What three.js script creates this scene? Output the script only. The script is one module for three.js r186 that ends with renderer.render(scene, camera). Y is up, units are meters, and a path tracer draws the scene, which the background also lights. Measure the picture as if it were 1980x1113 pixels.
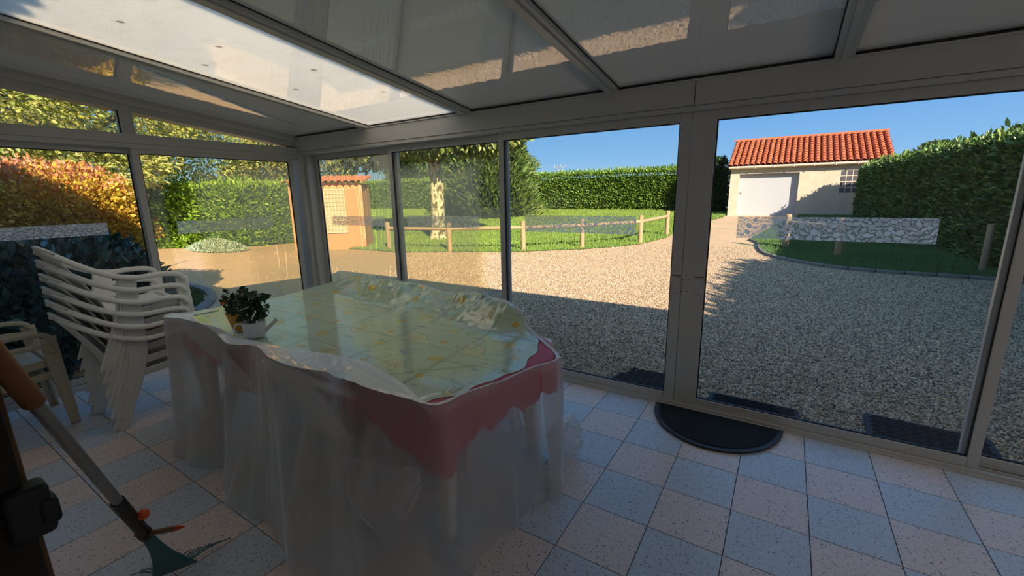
import * as THREE from 'three';
import { RoundedBoxGeometry } from 'three/addons/geometries/RoundedBoxGeometry.js';
import { mergeGeometries } from 'three/addons/utils/BufferGeometryUtils.js';
import { ImprovedNoise } from 'three/addons/math/ImprovedNoise.js';

// ---------------------------------------------------------------- camera, sky, sun, exposure
const scene = new THREE.Scene();
const camera = new THREE.PerspectiveCamera(2 * Math.atan(556.5 / 829.8) * 180 / Math.PI, 1980 / 1113, 0.05, 400);
camera.position.set(1.413, 1.575, 3.155);
camera.rotation.set(-0.2126, 0.5661, -0.0182, 'YXZ');
const renderer = new THREE.WebGLRenderer({ antialias: true });
renderer.toneMapping = THREE.LinearToneMapping;
renderer.toneMappingExposure = 1.15;
renderer.shadowMap.enabled = true;

const clampDot = (x) => Math.max(-1, Math.min(1, x));
const SUN = new THREE.Vector3(.784, .53, .62).normalize();
{ // clear autumn sky: pale at the horizon, deeper blue overhead
  const W = 256, H = 256, data = new Float32Array(W * H * 4);
  const stops = [[-90, .30, .29, .26], [-1, .40, .42, .42], [0, .40, .62, .84], [4, .22, .46, .77], [10, .118, .345, .73], [20, .10, .31, .69], [38, .10, .30, .66], [90, .09, .27, .60]];
  for (let r = 0; r < H; r++) {
    const e = (r + .5) / H * 180 - 90; let k = 0;
    while (k < stops.length - 2 && e > stops[k + 1][0]) k++;
    const a = stops[k], b = stops[k + 1], t = THREE.MathUtils.clamp((e - a[0]) / (b[0] - a[0]), 0, 1);
    for (let c = 0; c < W; c++) { const o = (r * W + c) * 4; const el = e * Math.PI / 180, az = ((c + .5) / W - .5) * 2 * Math.PI, gam = Math.acos(clampDot(Math.cos(az) * Math.cos(el) * SUN.x + Math.sin(el) * SUN.y + Math.sin(az) * Math.cos(el) * SUN.z)), glow = e > 0 ? .55 * Math.exp(-gam / .55) : 0; for (let i = 0; i < 3; i++) data[o + i] = a[i + 1] + (b[i + 1] - a[i + 1]) * t + glow * [1, .97, .9][i]; data[o + 3] = 1; }
  }
  const sky = new THREE.DataTexture(data, W, H, THREE.RGBAFormat, THREE.FloatType);
  sky.mapping = THREE.EquirectangularReflectionMapping; sky.magFilter = THREE.LinearFilter; sky.needsUpdate = true;
  scene.background = sky; scene.environment = sky;
}
{
  const sun = new THREE.DirectionalLight(new THREE.Color(1, .88, .72), 9.6);
  sun.name = 'sun';
  sun.position.copy(SUN).multiplyScalar(60); sun.castShadow = true; sun.shadow.mapSize.set(4096, 4096);
  Object.assign(sun.shadow.camera, { left: -40, right: 40, top: 40, bottom: -40, near: 1, far: 140 });
  scene.add(sun); scene.add(sun.target);
}

// ---------------------------------------------------------------- helpers
function rng(seed) { let a = seed >>> 0; return () => { a = (a + 0x6d2b79f5) | 0; let t = Math.imul(a ^ (a >>> 15), 1 | a); t = (t + Math.imul(t ^ (t >>> 7), 61 | t)) ^ t; return ((t ^ (t >>> 14)) >>> 0) / 4294967296; }; }
const noise = new ImprovedNoise();
const V = (x, y, z) => new THREE.Vector3(x, y, z);
const lerp = THREE.MathUtils.lerp, clamp = THREE.MathUtils.clamp, sstep = THREE.MathUtils.smoothstep;
const names = new Map();
function numbered(n) { const k = names.get(n) ?? 0; names.set(n, k + 1); return k ? n + '_' + String(k).padStart(3, '0') : n; }
function place(o, parent) { o.traverse((m) => { if (m.isMesh) { m.castShadow = true; m.receiveShadow = true; } }); (parent ?? scene).add(o); return o; }
function thing(name, label, category, group, pos = [0, 0, 0], turn = 0) {
  const g = new THREE.Group(); g.name = numbered(name); g.position.set(...pos); g.rotation.y = turn;
  g.userData.label = label; g.userData.category = category; if (group) g.userData.group = group;
  scene.add(g); return g;
}
function struct(name, label, category) {
  const g = new THREE.Group(); g.name = name; g.userData.kind = 'structure'; g.userData.label = label; g.userData.category = category; scene.add(g); return g;
}
function merged(list) {
  list = [].concat(list).map((g) => (g.index ? g.toNonIndexed() : g));
  return list.length === 1 ? list[0] : mergeGeometries(list);
}
function part(name, geo, mat, parent, label) {
  const m = new THREE.Mesh(merged(geo), mat); m.name = parent === undefined ? numbered(name) : name; if (label) m.userData.label = label;
  return place(m, parent);
}
function copyThing(src, name, label) { const c = src.clone(); c.name = numbered(name); c.userData = { ...src.userData, label }; scene.add(c); return c; }
// a box given by its two corners
function box(x0, x1, y0, y1, z0, z1, r = .003) {
  const w = Math.abs(x1 - x0), h = Math.abs(y1 - y0), d = Math.abs(z1 - z0);
  const q = Math.min(r, w * .45, h * .45, d * .45);
  const g = q > .0004 ? new RoundedBoxGeometry(w, h, d, 1, q) : new THREE.BoxGeometry(w, h, d);
  g.translate((x0 + x1) / 2, (y0 + y1) / 2, (z0 + z1) / 2); return g;
}
function tube(pts, r, seg = 24, rs = 10, closed = false) { return new THREE.TubeGeometry(new THREE.CatmullRomCurve3(pts, closed, 'centripetal'), seg, r, rs, closed); }
function rod(a, b, r0, r1 = r0, seg = 14) {
  const d = b.clone().sub(a), g = new THREE.CylinderGeometry(r1, r0, d.length(), seg, 1);
  g.applyQuaternion(new THREE.Quaternion().setFromUnitVectors(V(0, 1, 0), d.clone().normalize())); g.translate((a.x + b.x) / 2, (a.y + b.y) / 2, (a.z + b.z) / 2); return g;
}
// a strip with rounded rectangular section swept along points; w along `side`, h across it
function strip(pts, w, h, side, n = 20) {
  const c = new THREE.CatmullRomCurve3(pts, false, 'centripetal'), P = [], K = 12, idx = [], pos = [], uv = [];
  const W = typeof w === 'function' ? w : () => w, Hh = typeof h === 'function' ? h : () => h;
  for (let i = 0; i <= n; i++) {
    const t = i / n, p = c.getPointAt(t), T = c.getTangentAt(t), B = side.clone().addScaledVector(T, -side.dot(T)).normalize(), N = T.clone().cross(B).normalize();
    for (let k = 0; k < K; k++) {
      const a = k / K * Math.PI * 2, ca = Math.cos(a), sa = Math.sin(a), e = .45;
      const u = Math.sign(ca) * Math.pow(Math.abs(ca), e) * W(t) / 2, v = Math.sign(sa) * Math.pow(Math.abs(sa), e) * Hh(t) / 2;
      const q = p.clone().addScaledVector(B, u).addScaledVector(N, v); pos.push(q.x, q.y, q.z); uv.push(k / K, t);
    }
  }
  for (let i = 0; i < n; i++) for (let k = 0; k < K; k++) { const a = i * K + k, b = i * K + (k + 1) % K; idx.push(a, b, a + K, b, b + K, a + K); }
  for (const [o, f] of [[0, 1], [n * K, 0]]) for (let k = 1; k < K - 1; k++) idx.push(o, f ? o + k + 1 : o + k, f ? o + k : o + k + 1);
  const g = new THREE.BufferGeometry(); g.setAttribute('position', new THREE.Float32BufferAttribute(pos, 3)); g.setAttribute('uv', new THREE.Float32BufferAttribute(uv, 2)); g.setIndex(idx); g.computeVertexNormals(); return g;
}
function lathe(pts, seg = 40) { return new THREE.LatheGeometry(pts.map(([x, y]) => new THREE.Vector2(x, y)), seg); }
function gridMesh(nu, nv, f, wrapU = false) { // f(u,v)->[x,y,z,uu,vv]
  const pos = [], uv = [], idx = [];
  for (let j = 0; j <= nv; j++) for (let i = 0; i <= nu; i++) { const q = f(i / nu, j / nv); pos.push(q[0], q[1], q[2]); uv.push(q[3] ?? i / nu, q[4] ?? j / nv); }
  for (let j = 0; j < nv; j++) for (let i = 0; i < nu; i++) { const a = j * (nu + 1) + i, b = a + 1, c = a + nu + 1, d = c + 1; idx.push(a, b, c, b, d, c); }
  const g = new THREE.BufferGeometry(); g.setAttribute('position', new THREE.Float32BufferAttribute(pos, 3)); g.setAttribute('uv', new THREE.Float32BufferAttribute(uv, 2)); g.setIndex(idx); g.computeVertexNormals();
  if (wrapU) { const n = g.attributes.normal; for (let j = 0; j <= nv; j++) { const a = j * (nu + 1), b = a + nu; const x = n.getX(a) + n.getX(b), y = n.getY(a) + n.getY(b), z = n.getZ(a) + n.getZ(b), l = Math.hypot(x, y, z) || 1; n.setXYZ(a, x / l, y / l, z / l); n.setXYZ(b, x / l, y / l, z / l); } }
  return g;
}
// uv in metres from the dominant plane of each face
function metreUV(g, s = 1, ox = 0, oy = 0) {
  g = g.index ? g.toNonIndexed() : g; const p = g.attributes.position, n = g.attributes.normal, uv = [];
  for (let i = 0; i < p.count; i++) { const ax = Math.abs(n.getX(i)), ay = Math.abs(n.getY(i)), az = Math.abs(n.getZ(i)); if (ay >= ax && ay >= az) uv.push(p.getX(i) * s + ox, p.getZ(i) * s + oy); else if (ax >= az) uv.push(p.getZ(i) * s + ox, p.getY(i) * s + oy); else uv.push(p.getX(i) * s + ox, p.getY(i) * s + oy); }
  g.setAttribute('uv', new THREE.Float32BufferAttribute(uv, 2)); return g;
}
function canvasTex(w, h, draw, srgb = true, repeat = true) {
  const c = document.createElement('canvas'); c.width = w; c.height = h; draw(c.getContext('2d'), w, h);
  const t = new THREE.CanvasTexture(c); if (srgb) t.colorSpace = THREE.SRGBColorSpace; if (repeat) t.wrapS = t.wrapT = THREE.RepeatWrapping; t.magFilter = THREE.LinearFilter; return t;
}
// tileable value texture from a function of (u,v) in 0..1
function valueTex(w, h, f, srgb = false) {
  const d = new Uint8Array(w * h * 4);
  for (let y = 0; y < h; y++) for (let x = 0; x < w; x++) { const c = f(x / w, y / h), o = (y * w + x) * 4; if (Array.isArray(c)) { d[o] = clamp(c[0], 0, 255); d[o + 1] = clamp(c[1], 0, 255); d[o + 2] = clamp(c[2], 0, 255); } else d[o] = d[o + 1] = d[o + 2] = clamp(c * 255, 0, 255); d[o + 3] = 255; }
  const t = new THREE.DataTexture(d, w, h); t.wrapS = t.wrapT = THREE.RepeatWrapping; t.magFilter = THREE.LinearFilter; if (srgb) t.colorSpace = THREE.SRGBColorSpace; t.needsUpdate = true; return t;
}
// noise that tiles over 0..1 with n cells a side
const tnoise = (u, v, n, s = 0) => { const w = (x, y) => noise.noise(x * n + s, y * n + s * 1.7, s); const a = u, b = v; return lerp(lerp(w(a, b), w(a - 1, b), a), lerp(w(a, b - 1), w(a - 1, b - 1), a), b) * 1.4; };
const RGB = (r, g, b) => new THREE.Color().setRGB(r, g, b);
const std = (o) => new THREE.MeshStandardMaterial(o), phys = (o) => new THREE.MeshPhysicalMaterial(o);

// ---------------------------------------------------------------- shared materials
const fineBump = valueTex(256, 256, (u, v) => .5 + .25 * tnoise(u, v, 24, 3) + .25 * tnoise(u, v, 60, 9));
const M = {};
M.alu = std({ color: RGB(.56, .54, .51), roughness: .42, metalness: .1 }); M.alu.name = 'grey lacquered aluminium';
M.aluDark = std({ color: RGB(.02, .02, .02), roughness: .6 }); M.aluDark.name = 'black rubber gasket';
M.glass = phys({ color: RGB(.97, .98, .975), roughness: 0, transmission: 1, thickness: 0, ior: 1.5 }); M.glass.name = 'window glass';
const rippleTex = valueTex(512, 512, (u, v) => .5 + .35 * tnoise(u, v, 10, 5) + .2 * tnoise(u, v, 34, 11)); rippleTex.repeat.set(1.1, .7);
M.panel = phys({ color: RGB(.72, .705, .68), roughness: .9, transmission: .175, thickness: 0, clearcoat: 1, clearcoatRoughness: .035, bumpMap: rippleTex, bumpScale: .0004 }); M.panel.name = 'glossy white lacquered roof panel';  // faint transmission added so the opaque panels glow and lighten the ceiling
M.skin = phys({ color: RGB(1, 1, 1), roughness: .015, transmission: 1, thickness: 0, ior: 1.95, bumpMap: rippleTex, bumpScale: .0005 }); M.skin.name = 'added clear gloss layer';  // extra clear layer, added under the panels to strengthen ceiling reflections
const opalTex = canvasTex(512, 1024, (g, w, h) => { // opal polycarbonate with a few dead flies and water marks
  g.fillStyle = '#f4f0e8'; g.fillRect(0, 0, w, h); const r = rng(5);
  for (let i = 0; i < 260; i++) { g.fillStyle = `rgba(${190 + r() * 30},${180 + r() * 30},${165 + r() * 20},${.05 + r() * .08})`; g.beginPath(); g.ellipse(r() * w, r() * h, 6 + r() * 30, 2 + r() * 5, r() * .3, 0, 7); g.fill(); }
  for (const [x, y] of [[.55, .36], [.72, .55], [.30, .62], [.42, .2], [.8, .75], [.2, .4]]) { g.fillStyle = 'rgba(90,82,70,.55)'; g.beginPath(); g.ellipse(x * w, y * h, 9, 5, .5, 0, 7); g.fill(); }
});
M.opal = phys({ map: opalTex, color: RGB(.98, .965, .93), roughness: .96, transmission: .93, thickness: 0, ior: 1.4, clearcoat: .8, clearcoatRoughness: .08 }); M.opal.name = 'opal polycarbonate';
M.whitePlastic = std({ color: RGB(.86, .83, .77), roughness: .42, bumpMap: fineBump, bumpScale: .0003 }); M.whitePlastic.name = 'white moulded plastic';
M.beigePlastic = std({ color: RGB(.55, .48, .34), roughness: .45, bumpMap: fineBump, bumpScale: .0003 }); M.beigePlastic.name = 'yellowed moulded plastic';
M.rubber = std({ color: RGB(.018, .02, .022), roughness: .75, bumpMap: fineBump, bumpScale: .001 }); M.rubber.name = 'black rubber';
M.render = std({ color: RGB(.80, .76, .68), roughness: .95, bumpMap: fineBump, bumpScale: .004 }); M.render.name = 'cream render';

// ---------------------------------------------------------------- terrain height
const groundY = (x, z) => -0.10 + 0.02 * Math.max(0, -z - 6);

// ---------------------------------------------------------------- floor of speckled tiles
{
  const S = .33, Z0 = .3221; // lines of the grid: x = i*S, z = Z0 + j*S
  const floor = struct('floor', 'checkerboard of pink and blue grey speckled tiles', 'floor');
  part('mortar_bed', box(-3.62, 4.25, -.14, -.004, -.02, 3.72, 0), std({ color: RGB(.09, .085, .08), roughness: .95 }), floor);
  const speck = (base, seed) => canvasTex(512, 512, (g, w, h) => {
    g.fillStyle = base; g.fillRect(0, 0, w, h); const r = rng(seed);
    const blob = (n, cols, a, s0, s1) => { for (let i = 0; i < n; i++) { const x = r() * w, y = r() * h, l = s0 + r() * (s1 - s0), b = l * (.35 + r() * .5), an = r() * 3.14; g.fillStyle = cols[Math.floor(r() * cols.length)]; g.globalAlpha = a * (.5 + r() * .5); for (const dx of [-w, 0, w]) for (const dy of [-h, 0, h]) if (x + dx > -20 && x + dx < w + 20 && y + dy > -20 && y + dy < h + 20) { g.beginPath(); g.ellipse(x + dx, y + dy, l, b, an, 0, 7); g.fill(); } } g.globalAlpha = 1; };
    blob(900, ['#b5b0b2', '#d9d2cd', '#bdb6b4'], .4, 3, 8); blob(1800, ['#e2dcd8', '#9a9ca4'], .4, 1.5, 3.5); blob(700, ['#3a3d46', '#4c4e56', '#5c5a60'], .75, 1.4, 4.2); blob(1300, ['#4a4c54', '#efeae6'], .55, .8, 1.8);
  });
  const tileBump = valueTex(256, 256, (u, v) => .5 + .3 * tnoise(u, v, 14, 21) + .3 * tnoise(u, v, 40, 31)); tileBump.repeat.set(1.5, 1.5);
  const pink = std({ map: speck('#e2cdc2', 11), roughness: .34, bumpMap: tileBump, bumpScale: .0011 }), blue = std({ map: speck('#c6cad0', 23), roughness: .34, bumpMap: tileBump, bumpScale: .0011 });
  pink.name = 'pink speckled tile'; blue.name = 'blue grey speckled tile';
  const kit = [0, 1, 2, 3].map((k) => { let g = new RoundedBoxGeometry(S - .0035, .02, S - .0035, 1, .0015); g = metreUV(g, 1.7, k * .37, k * .61); return g; });
  const r = rng(2);
  for (let j = -1; j <= 10; j++) for (let i = -11; i <= 12; i++) {
    let x0 = i * S, x1 = x0 + S, z0 = Z0 + j * S, z1 = z0 + S; x0 = Math.max(x0, -3.60); x1 = Math.min(x1, 4.2); z0 = Math.max(z0, 0); z1 = Math.min(z1, 3.7);
    if (x1 - x0 < .02 || z1 - z0 < .02) continue;
    const m = new THREE.Mesh(kit[Math.floor(r() * 4)], (i + j) % 2 === 0 ? blue : pink); m.name = 'tile';
    m.position.set((x0 + x1) / 2, -.01 + (r() - .5) * .0008, (z0 + z1) / 2); m.scale.set((x1 - x0) / S, 1, (z1 - z0) / S); m.rotation.set((r() - .5) * .002, 0, (r() - .5) * .002);
    place(m, floor);
  }
}

// ---------------------------------------------------------------- condensation on the panes (roughness of the glass, scattered light tinted in)
// list of painters in metres from the pane's lower left corner; white = fogged
function fogTex(w, h, paint) {
  const k = 512 / Math.max(w, h);
  return canvasTex(Math.round(w * k), Math.round(h * k), (g, W, H) => { g.fillStyle = '#000'; g.fillRect(0, 0, W, H); g.setTransform(k, 0, 0, -k, 0, H); paint(g, w, h); }, false, false);
}
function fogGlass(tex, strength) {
  const src = tex.image, scatterTint = canvasTex(src.width, src.height, (g, W, H) => { g.drawImage(src, 0, 0); const d = g.getImageData(0, 0, W, H), a = d.data; for (let i = 0; i < a.length; i += 4) { const k = a[i] / 255; a[i] = 255; a[i + 1] = 255 - 14 * k; a[i + 2] = 252 - 66 * k; } g.putImageData(d, 0, 0); }, true, false);  // warm colour in the fog stands in for light scattered from outside
  const m = phys({ color: RGB(.98, .98, .975), map: scatterTint, roughness: strength, roughnessMap: tex, transmission: 1, thickness: 0, ior: 1.5 }); m.name = 'fogged window glass'; return m; }
function softRect(g, x0, x1, y0, y1, a, steps = 6, soft = .05) { for (let i = 0; i < steps; i++) { const d = soft * (i / steps - .5); g.fillStyle = `rgba(255,255,255,${1 - Math.pow(1 - a, 1 / steps)})`; g.fillRect(x0 + d, y0 + d, x1 - x0 - 2 * d, y1 - y0 - 2 * d); } }
function drips(g, r, xs, y0, y1, wdt) { for (const x of xs) { g.strokeStyle = 'rgba(0,0,0,.85)'; g.lineWidth = wdt * (.6 + r() * .8); g.beginPath(); let px = x, y = y1 - r() * .15; g.moveTo(px, y); const end = y0 + r() * .25; while (y > end) { y -= .03 + r() * .05; px += (r() - .5) * .018; g.lineTo(px, y); } g.stroke(); } }
function beads(g, r, n, x0, x1, y0, y1, s, a = .8) { for (let i = 0; i < n; i++) { g.fillStyle = `rgba(0,0,0,${a * r()})`; g.beginPath(); g.ellipse(x0 + r() * (x1 - x0), y0 + r() * (y1 - y0), s * (.4 + r()), s * (.4 + r()) * 1.3, 0, 0, 7); g.fill(); } }

// pebble printed privacy band
const bandTex = canvasTex(1024, 144, (g, w, h) => {
  g.fillStyle = '#707070'; g.fillRect(0, 0, w, h); const r = rng(77), placed = [];
  for (let n = 0; n < 9000 && placed.length < 620; n++) {
    const big = n < 900 ? 1 : n < 3500 ? .62 : .34, a = (13 + r() * 9) * big, b = a * (.45 + r() * .5), x = r() * w, y = r() * h, an = (r() - .5) * 2;
    const rad = (a + b) * .5;
    if (placed.some((p) => Math.hypot(Math.min(Math.abs(p[0] - x), w - Math.abs(p[0] - x)), p[1] - y) < (p[2] + rad) * .93 + 1.2)) continue;
    placed.push([x, y, rad]); const s = 205 + r() * 50; g.fillStyle = `rgb(${s},${s},${s})`;
    for (const dx of [-w, 0, w]) { g.beginPath(); g.ellipse(x + dx, y, a, b, an, 0, 7); g.fill(); }
  }
}, false);
M.band = phys({ color: RGB(.98, .95, .90), roughness: .97, roughnessMap: bandTex, transmission: .82, thickness: 0, ior: 1.35 }); M.band.name = 'pebble patterned frosted film';

// ---------------------------------------------------------------- front wall: beam, head, sill, corner post
const roofY = (z) => 2.30 + .118 * z;   // underside of the roof panels
{
  const w = struct('wall_front', 'grey aluminium front frame with deep beam above sliding glass doors', 'wall');
  part('beam', [box(-3.60, .838, 2.122, 2.272, -.17, .022), box(.842, 4.22, 2.122, 2.272, -.17, .022)], M.alu, w);
  part('beam_lip', box(-3.60, 4.22, 2.270, 2.280, -.17, .032), M.alu, w);
  part('head_track', [box(-3.52, 4.22, 2.088, 2.120, -.165, .016), box(-3.52, 4.22, 2.06, 2.10, -.168, -.150)], M.alu, w);
  part('sill_track', [box(-3.56, 4.22, -.10, .012, -.19, .012), box(-3.52, 4.22, .010, .034, -.012, .004, .002), box(-3.52, 4.22, .010, .030, -.06, -.052, .002), box(-3.52, 4.22, .010, .030, -.112, -.104, .002), box(-3.52, 4.22, .010, .030, -.165, -.157, .002)], M.alu, w);
  part('gasket', [box(-3.58, 4.2, 2.279, 2.312, -.06, .006, .001), box(-3.56, 4.2, -.012, -.001, 0, .010, 0)], M.aluDark, w);
  part('corner_post', [box(-3.68, -3.50, -.10, 2.19, -.17, .028), box(-3.50, -3.45, .01, 2.10, -.165, -.02)], M.alu, w);
  part('corner_bracket', box(-3.60, -3.50, 2.19, 2.235, .02, .06, .006), M.alu, w);
  part('gutter', [box(-3.78, 4.3, 2.25, 2.36, -.30, -.17, .01)], M.alu, w);
  const sc = []; for (const [x, y] of [[.55, 2.255], [.80, 2.255], [-.2, 2.255]]) { const c = new THREE.CylinderGeometry(.004, .004, .003, 10); c.rotateX(Math.PI / 2); c.translate(x, y, .0225); sc.push(c); }
  part('screw', sc, M.whitePlastic, w);
}
// one sliding door leaf in a plane z = zc
function doorLeaf(name, label, x0, x1, zc, sl, sr, opt = {}) {
  const g = struct(name, label, 'glass door'), d = .017, yT = 2.088, gT = 2.028, gB = .092, yB = .030;
  part('stile', box(x0, x0 + sl, yB, yT, zc - d, zc + d), M.alu, g); part('stile', box(x1 - sr, x1, yB, yT, zc - d, zc + d), M.alu, g);
  part('top_rail', box(x0 + sl, x1 - sr, gT, yT, zc - d, zc + d), M.alu, g); part('bottom_rail', box(x0 + sl, x1 - sr, yB, gB, zc - d, zc + d), M.alu, g);
  const a = x0 + sl, b = x1 - sr, gk = .007;
  part('gasket', [box(a, a + gk, gB, gT, zc - .008, zc + .008, 0), box(b - gk, b, gB, gT, zc - .008, zc + .008, 0), box(a, b, gT - gk, gT, zc - .008, zc + .008, 0), box(a, b, gB, gB + gk, zc - .008, zc + .008, 0)], M.aluDark, g);
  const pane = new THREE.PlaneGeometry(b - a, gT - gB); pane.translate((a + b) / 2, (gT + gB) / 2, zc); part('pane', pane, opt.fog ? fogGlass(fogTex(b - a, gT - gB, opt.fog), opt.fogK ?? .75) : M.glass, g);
  if (opt.band) { const [u, v, y0, y1] = opt.band, q = new THREE.PlaneGeometry(v - u, y1 - y0); const uv = q.attributes.uv; for (let i = 0; i < uv.count; i++) uv.setX(i, uv.getX(i) * (v - u) / .96 + (opt.shift ?? 0)); q.translate((u + v) / 2, (y0 + y1) / 2, zc + .004); part('privacy_band', q, M.band, g, 'pebble patterned frosted film strip'); }
  if (opt.pull) { const [u, v] = opt.pull; part('pull_handle', [box(u, v, .985, .992, zc + d, zc + d + .006, .001), box(u, v, .862, .868, zc + d, zc + d + .004, .001), box(u + .008, v - .006, .872, .982, zc + d - .002, zc + d + .0025, .001)], M.alu, g, 'recessed finger pull');
    const dots = []; for (const y of [.97, .885]) { const c = new THREE.CylinderGeometry(.0045, .0045, .003, 10); c.rotateX(Math.PI / 2); c.translate(opt.dot, y, zc + d + .0015); dots.push(c); } part('screw', dots, M.aluDark, g); part('pull_recess', [box(u + .004, v - .003, .990, .997, zc + d - .004, zc + d + .001, 0)], M.aluDark, g); }
  return g;
}
doorLeaf('door_1', 'fogged sliding glass door next to the corner post', -3.45, -2.045, -.135, .055, .05, { band: [-3.24, -2.32, 1.265, 1.372], shift: .1, fogK: .80, fog: (g, w, h) => {
  const r = rng(31); softRect(g, 0, w, 0, h, .86); beads(g, r, 1500, 0, w * .75, h * .82, h, .008, .75); beads(g, r, 500, 0, w, h * .2, h * .85, .006, .4);
  drips(g, r, [.66, .70, .72, .80, .86, .93, 1.0, 1.06, 1.12].map((x) => x * w / 1.3), h * .45, h * .93, .013); drips(g, r, Array.from({ length: 34 }, () => r() * w), 0, h * .36, .007);
} });
doorLeaf('door_2', 'sliding glass door half fogged with a wiped right side', -2.12, -.655, -.083, .05, .05, { band: [-1.92, -.99, 1.275, 1.392], shift: .45, fogK: .70, fog: (g, w, h) => {
  const r = rng(32); softRect(g, .03, w * .78, h * .03, h * .90, .85, 12, .16); softRect(g, w * .97, w * 1.05, 0, h * .92, .7, 4, .02); softRect(g, w * .78, w * .98, h * .60, h * .71, .55, 5, .03);
  g.fillStyle = 'rgba(0,0,0,.55)'; g.beginPath(); g.ellipse(w * .84, h * .12, w * .2, h * .16, 0, 0, 7); g.fill(); beads(g, r, 160, 0, w, 0, h, .008, .3);
} });
doorLeaf('door_3', 'clear sliding glass door left of the finger pulls', -.714, .826, -.031, .05, .072, { band: [-.465, .484, 1.272, 1.408], shift: .2, pull: [.755, .824], dot: .832, fogK: .5, fog: (g, w, h) => {
  for (const [x, y, a, b] of [[.16, .70, .10, .09], [.36, .72, .14, .08], [.24, .68, .14, .06]]) for (let i = 6; i > 0; i--) { g.fillStyle = 'rgba(255,255,255,.13)'; g.beginPath(); g.ellipse(x * w, y * h, a * w * i / 6, b * h * i / 6, 0, 0, 7); g.fill(); }
} });
doorLeaf('door_4', 'wide clear sliding glass door facing the garage', .83, 2.455, -.031, .15, .05, { band: [1.147, 2.112, 1.275, 1.414], shift: .7, pull: [.91, .975], dot: .872 });
doorLeaf('door_5', 'sliding glass door at the right edge of the view', 2.385, 3.95, -.083, .05, .05, { band: [2.75, 3.7, 1.275, 1.414], shift: .3 });

// ---------------------------------------------------------------- left wall
{
  const w = struct('wall_left', 'grey aluminium end frame with a sloping top under the roof', 'wall'), X0 = -3.70, X1 = -3.56, s = .118;
  const slope = (x0, x1, z0, z1, b, t) => { const g = new THREE.BoxGeometry(x1 - x0, t - b, z1 - z0, 1, 1, 1); g.translate((x0 + x1) / 2, (b + t) / 2, (z0 + z1) / 2); const p = g.attributes.position; for (let i = 0; i < p.count; i++) p.setY(i, p.getY(i) + s * p.getZ(i)); g.computeVertexNormals(); return g; };
  part('transom', [box(X0, X1 + .01, 2.085, 2.165, .02, 3.7), box(X0, X1, 2.045, 2.085, .02, 3.7)], M.alu, w);
  part('sloping_rail', [slope(X0, X1, 0, 3.7, 2.168, 2.225), slope(X0, X1 + .03, 0, 3.7, 2.225, 2.262), slope(X0, X1 + .012, 0, 3.7, 2.262, 2.298)], M.alu, w);
  part('upper_post', box(X0, X1 + .004, 2.16, 2.42, 1.53, 1.61), M.alu, w);
  part('sill_track', [box(X0 - .02, X1, -.10, .012, .0, 3.7), box(-3.568, -3.560, .01, .034, .02, 3.7, .002), box(-3.63, -3.622, .01, .03, .02, 3.7, .002), box(-3.69, -3.682, .01, .03, .02, 3.7, .002)], M.alu, w);
  part('end_post', box(X0, X1, 0, 2.60, 3.10, 3.18), M.alu, w);
  part('gasket', [box(-3.557, -3.548, -.012, -.001, .02, 3.7, 0)], M.aluDark, w);
}
function leafX(name, label, z0, z1, xc, opt = {}) { // sliding leaf in a plane x = xc
  const g = struct(name, label, 'glass door'), d = .017, yT = 2.060, gT = 2.002, gB = .092, yB = .030, st = .055;
  part('stile', box(xc - d, xc + d, yB, yT, z0, z0 + st), M.alu, g); part('stile', box(xc - d, xc + d, yB, yT, z1 - st, z1), M.alu, g);
  part('top_rail', box(xc - d, xc + d, gT, yT, z0 + st, z1 - st), M.alu, g); part('bottom_rail', box(xc - d, xc + d, yB, gB, z0 + st, z1 - st), M.alu, g);
  const a = z0 + st, b = z1 - st, gk = .007, e = .008;
  part('gasket', [box(xc - e, xc + e, gB, gT, a, a + gk, 0), box(xc - e, xc + e, gB, gT, b - gk, b, 0), box(xc - e, xc + e, gT - gk, gT, a, b, 0), box(xc - e, xc + e, gB, gB + gk, a, b, 0)], M.aluDark, g);
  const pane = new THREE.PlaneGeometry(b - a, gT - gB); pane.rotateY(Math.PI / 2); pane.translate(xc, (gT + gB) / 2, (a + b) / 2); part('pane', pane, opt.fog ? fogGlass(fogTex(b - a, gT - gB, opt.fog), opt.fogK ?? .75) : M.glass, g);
  const [u, v, y0, y1] = opt.band, q = new THREE.PlaneGeometry(v - u, y1 - y0), uv = q.attributes.uv; for (let i = 0; i < uv.count; i++) uv.setX(i, uv.getX(i) * (v - u) / .96 + (opt.shift ?? 0)); q.rotateY(Math.PI / 2); q.translate(xc + .004, (y0 + y1) / 2, (u + v) / 2); part('privacy_band', q, M.band, g, 'pebble patterned frosted film strip');
}
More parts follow.
